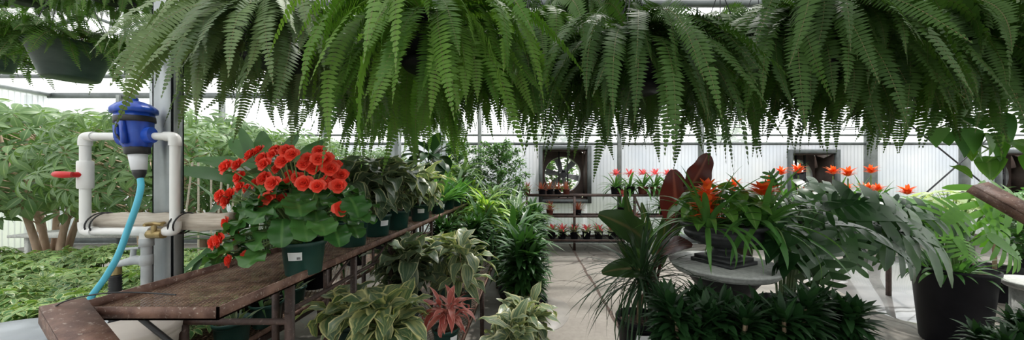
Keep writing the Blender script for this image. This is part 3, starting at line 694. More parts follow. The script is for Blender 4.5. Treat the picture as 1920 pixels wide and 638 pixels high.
# ------------------------------------------------------------------ pots
def pot_mesh(name, mat, rt=.1, h=.165, rb=.075, lip=.02, ns=40):
    b = MB(); lathe(b, [(0, .0), (rb, .0), (rb + .002, .004), (rt - .008, h - lip), (rt - .001, h - lip), (rt, h - .003), (rt - .002, h), (rt - .006, h), (rt - .01, h - .03), (0, h - .035)], ns)
    return b.mesh(name, mat)
POT = {c: pot_mesh('nursery_pot_' + c, 'pot_' + c) for c in ('green', 'black', 'brown')}
b = MB(); lathe(b, [(.0, 0), (.06, .003), (.093, -.001)], 28); SOIL = b.mesh('soil_disc', 'soil')
b = MB(); ang = np.linspace(-.33, .33, 9); V = []
for z in (.082, .122): V += [((.0925 + (z - .1) * .13) * math.sin(a), -(.0925 + (z - .1) * .13) * math.cos(a), z) for a in ang]
idx = np.arange(18).reshape(2, 9); b.add(V, np.stack((idx[0, :-1], idx[0, 1:], idx[1, 1:], idx[1, :-1]), -1)); STK = b.mesh('price_label', 'label')
b = MB()
for i in range(7):
    a0, a1 = .10 + i * .024, .10 + i * .024 + .015; V = []
    for z in (.087, .099): V += [((.0932 + (z - .1) * .13) * math.sin(a), -(.0932 + (z - .1) * .13) * math.cos(a), z) for a in (a0, a1)]
    b.add(V, [(0, 1, 3, 2)])
INK = b.mesh('price_label_bars', 'ink')
def rx(obj, ax, ay): obj.rotation_euler = (ax, ay, obj.rotation_euler[2])
def pot(t, sc=1., color='green', sticker=None, tilt=0, name='pot'):
    p = part(name, POT[color], t, sc=sc)
    part('soil', SOIL, t, (0, 0, .135 * sc), sc=sc)
    if sticker is not None:
        p.rotation_euler[2] = sticker
        s = part('price_label', STK, p, label='white price label')
    return p

# ------------------------------------------------------------------ foliage prototypes (origin at soil level)
def rosette(mb, rs, n, c=(0, 0, 0), L=(.2, .3), W=.02, el=(10, 80), dr=(40, 90), prof=p_strap, nseg=6, r0=.008, fold=.2, front=False, az0=None, wavy=0, cross=3, sway=0, phyl=True, wr=.15):
    i = np.arange(n)
    az = (i * 2.39996 + rs.rand() * 6 + rs.randn(n) * .25) if phyl else rs.rand(n) * 2 * PI
    q = (i + .5) / n
    e = np.radians(el[1] + (el[0] - el[1]) * q + rs.randn(n) * 6)
    D, N = frame(az, e)
    B = np.array(c)[None] + np.stack((np.cos(az) * r0, np.sin(az) * r0, np.zeros(n)), -1)
    Ls = (L[0] + (L[1] - L[0]) * (.35 + .65 * np.sin(PI * np.clip(q * .75 + .2, 0, 1)))) * (1 + rs.randn(n) * .08)
    d = np.radians(dr[0] + (dr[1] - dr[0]) * q + rs.randn(n) * 10)
    return leaves(mb, B, D, N, Ls, W * (1 + rs.randn(n) * wr), d, prof, nseg, fold, cross, rs.rand(n), front, wavy, rs, sway=(rs.randn(n) * sway if sway else None))
def m_cordyline(seed, mat, stems=5, spread=.07, H=.2, L=(.2, .27), W=.05, n=9, wav=.25, lowel=(10, 45)):
    b = MB(); rs = R(seed)
    b.mi = 1
    tops = []
    for k in range(stems):
        a = k * 2.4 + rs.rand() * .6; r = spread * (.25 + .75 * rs.rand())
        p = [(r * .4 * math.cos(a), r * .4 * math.sin(a), -.02), (r * math.cos(a), r * math.sin(a), H * .5), (r * 1.5 * math.cos(a), r * 1.5 * math.sin(a), H * (.6 + .4 * rs.rand()))]
        tube(b, p, [.006, .005, .004], 6); tops.append(p)
    b.mi = 0
    for p in tops:
        rosette(b, rs, n, p[2], L, W, (0, 80), (60, 120), p_pet, 9, .004, .28, wavy=wav, sway=.03)
        lo = (np.array(p[1]) + np.array(p[0])) / 2 + np.array([0, 0, .03])
        rosette(b, rs, max(2, n // 2), lo, (L[0] * .8, L[1] * .9), W * .9, lowel, (60, 110), p_pet, 9, .004, .28, wavy=wav, sway=.03)
    return b.mesh('cordyline_foliage', [mat, 'cane'])
def m_strap(seed, mat, stems=3, H=.35, L=(.25, .4), W=.022, n=26, spread=.06, el=(-10, 80), dr=(50, 110)):
    b = MB(); rs = R(seed); tops = []
    b.mi = 1
    for k in range(stems):
        a = k * 2.1 + rs.rand(); r = spread * (.4 + .6 * rs.rand()); h = H * (1 - .28 * k / max(1, stems - 1)) if stems > 1 else H
        tube(b, [(r * .5 * math.cos(a), r * .5 * math.sin(a), -.02), (r * math.cos(a), r * math.sin(a), h)], .011, 7); tops.append((r * math.cos(a), r * math.sin(a), h))
    b.mi = 0
    for p in tops:
        for q in range(3):
            rosette(b, rs, n // 3, (p[0], p[1], p[2] - q * H * .16), L, W, (el[0] - 12 * q, el[1] - 25 * q), dr, p_strap, 7, .012, .3, sway=.04)
    return b.mesh('dracaena_foliage', [mat, 'cane'])
def m_compacta(seed, mat='dark', stems=4, H=.4, L=(.11, .17), W=.02, spread=.07, whorls=7):
    b = MB(); rs = R(seed)
    for k in range(stems):
        a = k * 1.9 + rs.rand(); r = spread * (.3 + .7 * rs.rand()); h = H * (.72 + .28 * rs.rand())
        x, y = r * math.cos(a), r * math.sin(a)
        b.mi = 1; tube(b, [(x * .4, y * .4, -.02), (x, y, h)], .008, 6); b.mi = 0
        for q in range(whorls):
            z = h * (.25 + .75 * (q + 1) / whorls)
            top = q == whorls - 1
            rosette(b, rs, 16 if top else 11, (x * z / h, y * z / h, z), L, W, (25, 85) if top else (5, 45), (25, 60), p_lance, 5, .008, .25)
    return b.mesh('compact_dracaena_foliage', [mat, 'cane'])
def m_clump(seed, mat, n=46, L=(.2, .32), W=.028, el=(25, 86), dr=(15, 60), prof=p_lance, r0=.03):
    b = MB(); rs = R(seed); rosette(b, rs, n, (0, 0, -.01), L, W, el, dr, prof, 7, r0, .25, wavy=.15, sway=.02)
    return b.mesh('clump_foliage', mat)
def m_schef(seed, mat, n=60, Rr=.35, H=.35, L=.1, W=.02, nl=8, z0=.08, mound=True):
    """umbrella leaf mound: n whorls of nl leaflets over a dome, with petioles"""
    b = MB(); rs = R(seed)
    i = np.arange(n); az = i * 2.39996; q = np.sqrt((i + .5) / n)
    hz = np.sqrt(np.clip(1 - (q * .97) ** 2, 0, 1))
    P = np.stack((np.cos(az) * q * Rr, np.sin(az) * q * Rr, z0 + hz * H), -1) + rs.randn(n, 3) * .02
    D0 = unit(P * np.array([1, 1, .8]) + np.array([0, 0, .35]))
    for k in range(n):
        up = unit(D0[k] + rs.randn(3) * .25); s = unit(np.cross(up, [0.3, .9, .2])); t_ = np.cross(up, s)
        a = np.arange(nl) * 2 * PI / nl + rs.rand() * 3
        D = unit(np.cos(a)[:, None] * s + np.sin(a)[:, None] * t_ + up * .12); N = unit(up[None] - D * (D @ up)[:, None])
        leaves(b, np.repeat(P[k][None], nl, 0), D, N, L * (.75 + .35 * rs.rand(nl)), W, rad(48) + rs.randn(nl) * .12, p_pet, 5, .2, 3, np.full(nl, rs.rand()))
    b.mi = 1
    for k in range(0, n, 2): tube(b, [(P[k][0] * .25, P[k][1] * .25, -.02), P[k] * np.array([.7, .7, .6]), P[k]], .003, 4, False)
    return b.mesh('umbrella_foliage', [mat, 'stem'])
def m_tree(seed, mat, H=2.2, n=110, Rr=.75, L=.19, W=.032, nl=8, trunks=3, tr=.04, zlow=.45, ndroop=55):
    """multi-stemmed umbrella tree: foliage mesh and trunk mesh"""
    rs = R(seed); f = MB(); w = MB()
    for k in range(trunks):
        a = k * 2 * PI / trunks + rs.rand(); s = .10 + .08 * rs.rand()
        pts = [(.05 * math.cos(a), .05 * math.sin(a), 0), (s * math.cos(a), s * math.sin(a), H * .3), (s * 2.2 * math.cos(a + .2), s * 2.2 * math.sin(a + .2), H * .62), (s * 2.6 * math.cos(a), s * 2.6 * math.sin(a), H * .88)]
        tube(w, smooth_pts(pts, 4), np.linspace(tr, tr * .4, 13), 9)
    for k in range(n):
        az = k * 2.39996; q = (k + .5) / n; z = H * (zlow + (1.02 - zlow) * (1 - q ** 1.1)); r = Rr * math.sin(PI * min(1, .12 + .8 * q)) ** .7 * (.75 + .35 * rs.rand())
        P = np.array([r * math.cos(az), r * math.sin(az), z + rs.randn() * .05])
        if k % 2 == 0:
            a0 = np.array([P[0] * .25, P[1] * .25, z - .25]); tube(w, [a0, (a0 + P) / 2 + [0, 0, .02], P], [.008, .005, .003], 5, False)
        up = unit(np.array([P[0], P[1], .6 * Rr]) + rs.randn(3) * .15)
        s_ = unit(np.cross(up, [0.3, .9, .2])); t_ = np.cross(up, s_); a = np.arange(nl) * 2 * PI / nl + rs.rand() * 3
        D = unit(np.cos(a)[:, None] * s_ + np.sin(a)[:, None] * t_ + up * .05); N = unit(up[None] - D * (D @ up)[:, None])
        leaves(f, np.repeat(P[None], nl, 0), D, N, L * (.75 + .35 * rs.rand(nl)), W, rad(ndroop) + rs.randn(nl) * .12, p_pet, 6, .2, 3, np.full(nl, rs.rand()))
    return f.mesh('tree_foliage', mat), w.mesh('tree_trunk', 'trunk')
def m_small_tree(seed, mat, H=1.5, Rr=.4, n=1400, L=.08, W=.017, zlow=.25):
    rs = R(seed); f = MB(); w = MB()
    nb = 40; tips = []
    tube(w, [(0, 0, 0), (.01, .01, H * .5), (0, .02, H * .9)], [.018, .013, .006], 8)
    for k in range(nb):
        az = k * 2.4; q = (k + .5) / nb; z = H * (zlow + (1 - zlow) * q); r = Rr * math.sin(PI * (.15 + .75 * q)) ** .8
        a = np.array([0, 0, z - .1]); t_ = np.array([r * math.cos(az), r * math.sin(az), z + .12]); tips.append((a, t_)); tube(w, [a, (a + t_) / 2 + [0, 0, .03], t_], [.006, .004, .002], 5, False)
    kk = rs.randint(0, nb, n); u = rs.rand(n) ** .6
    A = np.array([t[0] for t in tips])[kk]; T = np.array([t[1] for t in tips])[kk]
    B = A + (T - A) * u[:, None] + rs.randn(n, 3) * .035
    D, N = frame(rs.rand(n) * 6.28, np.radians(rs.rand(n) * 70 - 25))
    leaves(f, B, D, N, L * (.7 + .5 * rs.rand(n)), W, .5, p_ell, 3, .2, 3, rs.rand(n))
    return f.mesh('small_tree_foliage', mat), w.mesh('small_tree_trunk', 'cane')

def m_fern(seed, n=120, L=(.42, .66), Ll=.042, el=(-5, 80), mat='fern', up=.0, K=46, spread=.06, drmin=95, width=1., lwid=.46):
    b = MB(); rs = R(seed)
    az = np.arange(n) * 2.39996 + rs.randn(n) * .2
    q = rs.rand(n); e = np.radians(el[0] + (el[1] - el[0]) * q)
    D, N = frame(az, e)
    B = np.stack((np.cos(az) * spread * rs.rand(n), np.sin(az) * spread * rs.rand(n), np.zeros(n)), -1)
    Ls = L[0] + (L[1] - L[0]) * rs.rand(n)
    dr = e + np.radians(78 + rs.randn(n) * 9) - up * rs.rand(n)
    dr = np.maximum(dr, .3)
    roll = rs.randn(n) * .55
    rn = rs.rand(n)
    C, T, Nn, S = leaves(b, B, D, N, Ls, .002, dr, p_thin, K, 0, 2, rn * 0 + .5, True, roll=roll, hidden=True, sway=rs.randn(n) * .07)
    t = np.linspace(0, 1, K + 1)
    # rachis ribbons
    b.mi = 1; w = .0016 * (1 - t * .6)
    V = np.stack((C - S * w[None, :, None], C + S * w[None, :, None]), 2); idx = np.arange(n * (K + 1) * 2).reshape(n, K + 1, 2)
    b.add(V, np.stack((idx[:, :-1, 0], idx[:, :-1, 1], idx[:, 1:, 1], idx[:, 1:, 0]), -1)); b.mi = 0
    k0 = 4; tt = t[k0:]; lw = np.clip(np.minimum(1, .35 + (tt - .1) * 3.2) * (1 - np.clip((tt - .55) / .45, 0, 1) ** 1.6), .06, 1) * Ll * width
    for s in (-1, 1):
        Bs = C[:, k0:].reshape(-1, 3); Tt = T[:, k0:].reshape(-1, 3); Sn = S[:, k0:].reshape(-1, 3) * s; Nx = Nn[:, k0:].reshape(-1, 3)
        m = len(Bs); Dd = unit(Sn + Tt * .22 + Nx * (rs.randn(m, 1) * .08 + .12)); Nn2 = unit(Nx - Dd * np.sum(Nx * Dd, 1)[:, None])
        Lw = np.tile(lw, n) * (1 + rs.randn(m) * .06); Lw = np.where(rs.rand(m) < .02, .004, Lw)
        leaves(b, Bs, Dd, Nn2, Lw, np.repeat(Ls / K, K + 1 - k0) * lwid, .35, p_leaflet, 2, 0, 2, np.repeat(rn, K + 1 - k0))
    return b.mesh('fern_fronds', [mat, 'rachis'])

# ------------------------------------------------------------------ hanging ferns
FERNS = [m_fern(11, 150, mat='fern_grey', el=(-5, 88), L=(.42, .78)), m_fern(12, 150, L=(.42, .78), Ll=.046, mat='fern', el=(-5, 88)), m_fern(13, 140, L=(.45, .82), Ll=.044, el=(-10, 88), mat='fern_bright'), m_fern(14, 115, Ll=.036, el=(0, 85), L=(.36, .6), mat='fern'), m_fern(15, 160, L=(.42, .80), Ll=.044, mat='fern_deep', el=(-5, 88))]
HPOT = pot_mesh('hanging_pot', 'pot_black', .15, .15, .1, .02)
b = MB()
for k in range(3):
    a = k * 2 * PI / 3; tube(b, [(.145 * math.cos(a), .145 * math.sin(a), .15), (0, 0, .50)], .0025, 5)
b2 = smooth_pts([(0, 0, .49), (0, 0, .56), (.015, 0, .585), (.03, 0, .57)], 4); tube(b, b2, .003, 5)
HANG = b.mesh('hanging_wires', 'darksteel')
b = MB(); lathe(b, [(0, 0), (.12, 0), (.135, .02), (.13, .022), (.1, .008), (0, .008)], 32); SAUCER = b.mesh('drip_saucer', 'pot_black')
def fern(label, x, y, z, v, sc=1., rz=0.):
    t = root('hanging_fern', label, 'fern', (x, y, z), 0, 'hanging ferns overhead', 1)
    part('basket', HPOT, t, (0, 0, -.15 * sc), sc=sc); part('saucer', SAUCER, t, (0, 0, -.175 * sc), sc=sc)
    part('soil', SOIL, t, (0, 0, -.035 * sc), sc=1.4 * sc); part('fronds', FERNS[v], t, (0, 0, .0), rz=rz, sc=sc); part('hanging_wire', HANG, t, (0, 0, -.15 * sc), sc=sc)
    return t
FT = [
 ('large grey-green hanging fern beside the steel post, above the red begonia', 520, 1.45, 2.27, 0, .95, 1.3),
 ('bright light-green hanging fern above the potted plants of the upper bench', 815, 1.40, 2.25, 2, 1.05, 1.2),
 ('hanging fern with a dark basket and saucer hanging directly above the maroon leaves', 1185, 1.50, 2.17, 4, 1.0, 2.2),
 ('dark hanging fern over the opening of the second exhaust fan', 1500, 1.50, 2.28, 4, 1.0, 4.0),
 ('hanging fern with its round dark basket showing above the thin bracing cables', 1690, 1.55, 2.25, 4, 1.0, 5.2),
 ('blurry hanging fern at the upper right above the heart-leaved vine', 1835, 1.60, 2.25, 1, 1.0, .7),
 ('hanging fern set back between the grey-green fern and the bright green fern', 650, 2.05, 2.42, 0, 1.0, 3.1),
 ('dark hanging fern between the bright green fern and the one with the saucer', 1000, 1.75, 2.32, 1, 1.0, 2.6),
 ('hanging fern set back between the saucer fern and the dark fern', 1350, 2.0, 2.40, 4, 1.1, .9),
 ('pale hanging fern just right of the blue injector, in front of the post', 352, 1.62, 2.30, 0, .50, 2.0),
 ('far hanging fern showing through the gap over the bright end wall', 1100, 2.7, 2.98, 4, 1.1, 3.9),
 ('far hanging fern above the tall dark-leaved plant', 730, 2.6, 2.75, 1, 1.1, 5.5),
 ('far hanging fern glimpsed above the second exhaust fan', 1600, 2.5, 2.75, 4, 1.1, 1.5),
 ('bright hanging fern set low, its tips touching the cordylines of the upper bench', 770, 2.35, 2.24, 2, .95, 2.7),
 ('hanging fern above the large bowl planter, spilling towards the steel post', 205, 2.35, 3.06, 3, .95, 1.9),
 ('hanging fern high in the top left corner above the bowl planters', 40, 2.5, 3.14, 3, .95, 3.9),
 ('far hanging fern behind the grey-green fern over the begonia', 560, 2.5, 2.78, 1, 1.05, 1.1),
 ('far hanging fern between the saucer fern and the thick wall post', 1420, 2.7, 2.85, 1, 1.1, .2),
 ('far hanging fern filling the top of the photo right of the bright green fern', 930, 2.6, 2.85, 4, 1.05, 4.2),
]
for lab, px, y, z, v, sc, rz in FT: fern(lab, atx(px, y), y, z, v, sc, rz)
b = MB(); tube(b, [(-4.8, 1.5, 2.82), (4.6, 1.5, 2.82)], .02, 10); struct('trim_80', b, 'galv', 'overhead pipe carrying the hanging ferns', 'pipe')
b = MB(); tube(b, [(-4.8, 2.6, 3.1), (4.6, 2.6, 3.1)], .02, 10); struct('trim_81', b, 'galv', 'second overhead pipe carrying hanging ferns', 'pipe')
# two bowl planters at the top left
def bowl_mesh(mat):
    b = MB(); lathe(b, [(0, -.26), (.13, -.26), (.14, -.25), (.205, -.03), (.215, -.028), (.222, 0), (.216, .004), (.205, 0), (.2, -.03), (0, -.04)], 48); return b.mesh('bowl_planter', mat)
BOWL = bowl_mesh('pot_bowl')
FB = m_fern(31, 210, L=(.25, .44), Ll=.034, el=(25, 88), up=1.0, spread=.15, K=26, lwid=.30)
FB2 = m_fern(32, 210, L=(.25, .46), Ll=.034, el=(10, 85), up=.9, spread=.15, K=26, lwid=.30)
for lab, px, py, Y, sc, me in (('large dark green hanging bowl planter of ferns at the upper left', 133, 86, 2.47, 1.0, FB), ('hanging bowl planter of ferns cut by the left edge of the photo', -22, 84, 2.75, .85, FB2)):
    p = at(px, py, Y); t = root('bowl_planter', lab, 'planter', p)
    part('bowl', BOWL, t, sc=sc); part('soil', SOIL, t, (0, 0, -.03), sc=2.1 * sc); part('fronds', me, t, (0, 0, 0), sc=sc * 1.25)
    b = MB()
    for k in range(4): a = k * PI / 2 + .5; tube(b, [(.21 * sc * math.cos(a), .21 * sc * math.sin(a), 0), (0, 0, .7)], .003, 5)
    part('hanging_wire', b.mesh('bowl_wires', 'darksteel'), t)

# ------------------------------------------------------------------ begonia
def begonia():
    c = at(570, 512, 1.5); t = root('potted_begonia', 'potted begonia with large red double flowers at the near end of the upper bench', 'flowering plant', (c.x, 1.5, BZ - .028))
    pb = part('pot', POT['green'], t, sc=1.0); pb.scale = (.93, .93, .92); part('soil', SOIL, t, (0, 0, .12), sc=.9)
    s = part('price_label', STK, pb, rz=.2, label='white price label'); part('printed_marks', INK, pb, rz=.2)
    rs = R(7); z0 = .13
    tips = [(px, py) for px, py in ((430,315),(452,312),(490,285),(515,292),(540,285),(497,300),(455,352),(432,378),(438,365),(467,355),(500,337),(533,305),(545,330),(500,376),(533,375),(508,372),(580,300),(610,300),(629,312),(560,335),(590,318),(610,345),(634,350),(573,345),(640,392),(560,388),(430,418),(448,443),(408,455),(465,485),(436,488),(418,368),(600,285),(475,294),(525,318),(620,335),(500,310),(520,285),(550,292),(572,310),(598,300),(620,318),(640,330),(455,335),(420,372),(445,430),(418,450),(470,480),(545,345),(515,345),(597,350),(485,345))]
    # flower mesh: double bloom with ruffled petals
    def bloom(seed, n=16):
        b = MB(); r = R(seed); i = np.arange(n); az = i * 2.39996; q = i / n
        D, N = frame(az, np.radians(88 - 88 * q)); leaves(b, np.zeros((n, 3)), D, N, .018 + .017 * q, .011 + .010 * q, np.radians(-30 + 50 * q), lambda t: np.clip(np.sin(PI * (.1 + .82 * t)) ** .5, .2, 1), 4, .3, 3, r.rand(n), wavy=.25, rs=r)
        return b.mesh('begonia_bloom', 'petal')
    BL = [bloom(s) for s in (1, 2, 3)]
    lf = MB(); st = MB(); base = np.array([0, 0, z0])
    for k, (px, py) in enumerate(tips):
        dy = rs.rand() * .16 - .16; P = np.array(tuple(at(px, py, 1.47 + dy))) - np.array(tuple(t.location))
        low = py > 400
        mid = base * .5 + P * .5 + np.array([0, 0, .05]); tube(st, smooth_pts([base + [0, 0, -.01], mid, P], 4), np.linspace(.005, .0022, 9), 6, False)
        out = unit(P * np.array([1, 1, .35]) + np.array([0, -.22, -.03])); a = math.atan2(out[1], out[0]); e = math.asin(out[2])
        o = part('flower', BL[k % 3], t, tuple(P + out * .005), sc=.8 + rs.rand() * .4); o.rotation_euler = (0, PI / 2 - e, a)
    # large round leaves over a dome, drooping on the left
    n = 70
    i = np.arange(n); az = i * 2.39996; q = np.sqrt((i + .5) / n); r = .23 * q; z = z0 + .06 + .24 * np.sqrt(np.clip(1 - q ** 2 * .9, 0, 1)) - .05 * rs.rand(n) * q
    B = np.stack((np.cos(az) * r + .015, np.sin(az) * r * .9, z), -1); ex = [(430, 460), (450, 470), (470, 440), (495, 470), (475, 400), (640, 400), (625, 425), (655, 370), (515, 430), (600, 415)]
    B = np.concatenate((B, np.array([tuple(at(x, y, 1.33)) for x, y in ex]) - np.array(tuple(t.location))))
    n2 = len(B); az = np.concatenate((az, np.arctan2(B[n:, 1], B[n:, 0])))
    D, N = frame(az + rs.randn(n2) * .4, np.radians(5 - 45 * rs.rand(n2)))
    leaves(lf, B, D, N, .09 + .045 * rs.rand(n2), .042 + .018 * rs.rand(n2), .7, p_round, 12, .18, 5, rs.rand(n2), wavy=.3, rs=rs)
    for k in range(0, n2, 2): tube(st, smooth_pts([base, base * .6 + B[k] * .4 + [0, 0, .04], B[k]], 3), .003, 5, False)
    part('foliage', lf.mesh('begonia_foliage', 'begonia'), t); part('stems', st.mesh('begonia_stems', 'stem'), t)
    b = MB(); tube(b, [(.02, -.03, .12), (.045, -.05, .36)], .0045, 7); part('stake', b.mesh('stake', 'stake'), t, label='dark green plastic stake')
begonia()

# ------------------------------------------------------------------ generic potted plants
FOL = {
 'varieg': [m_cordyline(41, 'varieg'), m_cordyline(42, 'varieg', 6), m_cordyline(40, 'varieg', 3, .04, .34, (.2, .26), .045, 10)],
 'yellow': [m_cordyline(43, 'varieg_yellow', 5, .08, .17, (.2, .27), .062, 8), m_cordyline(44, 'varieg_yellow', 4, .08, .15, (.2, .26), .062, 8)],
 'darkv': [m_cordyline(45, 'varieg_dark', 5, .07, .27, (.18, .24), .045, 10, lowel=(30, 60)), m_cordyline(46, 'varieg_dark', 6, .07, .25, (.17, .23), .05, 9, lowel=(30, 60))],
 'pink': [m_cordyline(47, 'pink', 3, .03, .13, (.13, .20), .020, 11, .1, lowel=(35, 60))],
 'bird': [m_clump(51, 'mid'), m_clump(52, 'mid', 52, (.18, .3), .024)],
 'strap': [m_strap(55, 'dark'), m_strap(56, 'dark', 3, .4)],
 'corn': [m_strap(57, 'cornplant', 3, .4, (.25, .42), .024), m_strap(58, 'cornplant', 2, .3)],
 'lime': [m_strap(59, 'lime', 3, .42, (.22, .36), .026), m_strap(60, 'lime', 2, .34, (.22, .34), .024)],
 'comp': [m_compacta(61), m_compacta(62, stems=5)],
 'deepc': [m_compacta(63, 'deep', 7, .40, (.09, .125), .017, .12, 9), m_compacta(64, 'deep', 8, .38, (.09, .125), .017, .13, 9)],
 'lowsch': [m_schef(66, 'schef_low', 95, .34, .28, .085, .016), m_schef(67, 'schef_low', 105, .36, .24, .09, .017)],
 'tallleaf': [m_cordyline(68, 'deep', 2, .03, .5, (.25, .34), .065, 9, .1)],
}
def plant(kind, name, label, cat, X, Y, z, v=0, ps=1., fs=1., rz=0., color='green', stk=None, group=None, haspot=True):
    t = root(name, label, cat, (X, Y, z), 0, group)
    pot(t, ps, color, stk)
    fl = FOL[kind]; part('foliage', fl[v % len(fl)], t, (0, 0, .13 * ps), rz=rz, sc=fs)
    return t
TB = BZ - .029      # resting height on the upper mesh
# upper bench, front row: px of pot centre, py of pot base
def Yb(py, z): return F * (E - z) / (py - CY)
U = [
 ('darkv', 'potted_cordyline', 'dark green cream-edged cordyline in a green pot directly behind the red begonia', 661, 466, 0, 1.0, 1.05, 0.3, .95),
 ('darkv', 'potted_cordyline', 'dark cream-edged cordyline, second pot behind the begonia on the upper bench', 708, 446, 1, 1.0, 1.05, 1.9, 1.0),
 ('darkv', 'potted_cordyline', 'dark cream-edged cordyline, third pot behind the begonia on the upper bench', 746, 433, 0, 1.0, 1.1, 3.1, None),
 ('varieg', 'potted_cordyline', 'pale cream-edged cordyline in the pot with a white label mid way along the upper bench', 789, 416, 0, 1.06, 1.05, .7, .4),
 ('bird', 'potted_foliage_plant', 'upright mid-green leafy plant just behind the pale cordyline on the upper bench', 822, 402, 0, .95, 1.15, 2.0, 1.0),
 ('bird', 'potted_foliage_plant', 'upright mid-green leafy plant, second of the pair on the far half of the upper bench', 843, 394, 1, .95, 1.2, .4, None),
 ('bird', 'potted_foliage_plant', 'small upright green plant at the far end of the run of labelled pots', 858, 388, 0, .95, 1.1, 5.4, None),
 ('corn', 'potted_dracaena', 'grey-striped dracaena in a dark pot near the far end of the upper bench', 872, 383, 0, 1.0, 1.0, .3, .6),
]
for kind, nm, lab, px, py, v, ps, fs, rz, st in U:
    y = Yb(py, TB) + .09; x = min(BX1 - .115, atx(px, y)); fs *= 1.15; plant(kind, nm, lab, 'potted plant', x, y, TB, v, ps, fs, rz, 'green', st, 'potted plants on the upper bench')
UB = [
 ('darkv', 'dark cordyline in the back row right behind the begonia flowers', -1.38, 1.95, 1, 1.0, 1.15, .9, 'green'),
 ('darkv', 'dark cordyline in the back row beside the second cordyline pot', -1.38, 2.5, 0, 1.0, 1.15, 2.3, 'green'),
 ('tallleaf', 'tall plant with broad hanging dark leaves rising from the upper bench', -1.33, 4.35, 0, 1.1, 1.35, .5, 'black'),
 ('bird', 'bushy green plant in the back row under the bright green fern', -1.38, 3.2, 0, 1., 1.25, 4.3, 'green'),
 ('lime', 'yellow-centred dracaena in the back row of the upper bench', -1.36, 5.2, 0, 1., 1.1, 4.1, 'green'),
 ('varieg', 'cream-edged cordyline in the back row below the bright green fern', -1.36, 3.72, 1, 1., 1.05, 2.2, 'green'),
]
for kind, lab, x, y, v, ps, fs, rz, c in UB: plant(kind, 'potted_foliage_plant', lab, 'potted plant', x, y, TB, v, ps, fs, rz, c, None, 'potted plants on the upper bench')
# low bench beside the aisle
LT = LZ - .024
LB = [
 ('yellow', 'potted_cordyline', 'large yellow-striped cordyline in front of all others at the bottom edge of the photo', -.82, 1.80, 0, 1., .98, .4, None),
 ('yellow', 'potted_cordyline', 'yellow-striped cordyline beside the bench leg, left of the nearest cordyline', -1.10, 2.0, 1, 1., .9, 2.4, None),
 ('pink', 'pink_cordyline', 'small pink and red cordyline in a labelled green pot on the low bench', -.51, 1.98, 0, .84, 1.0, .2, .9),
 ('varieg', 'potted_cordyline', 'tall cream-edged cordyline behind the pink one at the edge of the low bench', -.53, 2.57, 2, .86, 1.1, 3.4, None),
 ('darkv', 'potted_cordyline', 'dark striped cordyline on the low bench behind the nearest yellow-striped one', -.92, 2.45, 1, 1., 1.25, 1.4, None),
 ('varieg', 'potted_cordyline', 'grey-green cream-edged cordyline on the low bench behind the pink one', -.78, 2.95, 1, 1., 1.2, 5.1, None),
 ('darkv', 'potted_cordyline', 'dark cordyline half hidden under the edge of the upper bench', -1.12, 2.75, 0, 1., 1.1, 3.3, None),
 ('comp', 'potted_dracaena', 'dense dark green plant on the low bench below the labelled pots', -.95, 3.5, 0, 1., 1.0, 2.2, None),
 ('comp', 'potted_dracaena', 'dense dark green plant on the low bench beside the floor dracaenas', -.62, 3.6, 1, 1., 1.0, .2, None),
 ('strap', 'potted_dracaena', 'dark arching dracaena on the middle of the low bench', -.62, 4.15, 0, 1., 1.15, 1.1, None),
 ('corn', 'potted_dracaena', 'striped arching dracaena on the low bench beyond the dark dracaena', -.98, 4.3, 1, 1., 1.1, 2.8, None),
 ('lime', 'potted_dracaena', 'yellow-centred dracaena standing above the others at the far half of the low bench', -.72, 4.75, 1, 1.1, 1.45, .6, None),
 ('corn', 'potted_dracaena', 'tall striped dracaena at the far end of the low bench', -.62, 5.4, 0, 1.1, 1.5, 4.4, None),
 ('lime', 'potted_dracaena', 'tall yellow-centred dracaena at the back of the low bench end', -1.0, 5.6, 0, 1.1, 1.5, 3.9, None),
 ('lime', 'potted_dracaena', 'bright dracaena leaning out beside the dark bushy one of the aisle row', -.56, 4.5, 0, 1.0, 1.3, 2.9, None),
 ('bird', 'potted_foliage_plant', 'upright light green plant between the dracaenas of the low bench', -.6, 5.0, 1, 1.0, 1.5, 1.9, None),
]
for kind, nm, lab, x, y, v, ps, fs, rz, st in LB: plant(kind, nm, lab, 'potted plant', x, y, LT, v, ps, fs, rz, 'green', st, 'plants on the low bench')
FL = [
 ('varieg', 'potted_cordyline', 'cream-edged cordyline at the bottom edge of the photo on the aisle floor', -.15, 2.25, .12, 1, 1.3, 1.0, .6),
 ('varieg', 'potted_cordyline', 'cream-edged cordyline with a furled reddish leaf beside the aisle', -.03, 2.55, .12, 0, 1.3, 1.05, 2.2),
 ('comp', 'potted_dracaena', 'glossy dark dracaena reaching out furthest over the aisle', -.02, 3.0, .12, 1, 2.0, 1.45, 1.2),
 ('comp', 'potted_dracaena', 'glossy dark dracaena behind the one reaching over the aisle', -.13, 3.6, .0, 0, 2.1, 1.5, 4.2),
 ('strap', 'potted_dracaena', 'arching dark dracaena in the middle of the row along the aisle', -.16, 4.15, .0, 1, 2.0, 1.6, 3.0),
 ('comp', 'potted_dracaena', 'bushy dark dracaena in the row along the aisle just past its middle', -.1, 4.75, .0, 1, 2.1, 1.7, .2),
 ('corn', 'potted_dracaena', 'tall arching dracaena in the row along the aisle near its far end', -.22, 5.3, .0, 0, 2.1, 1.8, 5.2),
 ('comp', 'potted_dracaena', 'very dark dracaena last in the row along the aisle', .1, 5.7, .0, 0, 2.1, 1.8, 2.9),
 ('corn', 'potted_dracaena', 'pale striped dracaena at the far end of the row along the aisle', -.28, 5.95, .0, 1, 2.1, 2.2, 1.9),
]
for kind, nm, lab, x, y, z, v, ps, fs, rz in FL: plant(kind, nm, lab, 'potted plant', x, y, z, v, ps, fs, rz, 'black', None, 'plants along the aisle floor')
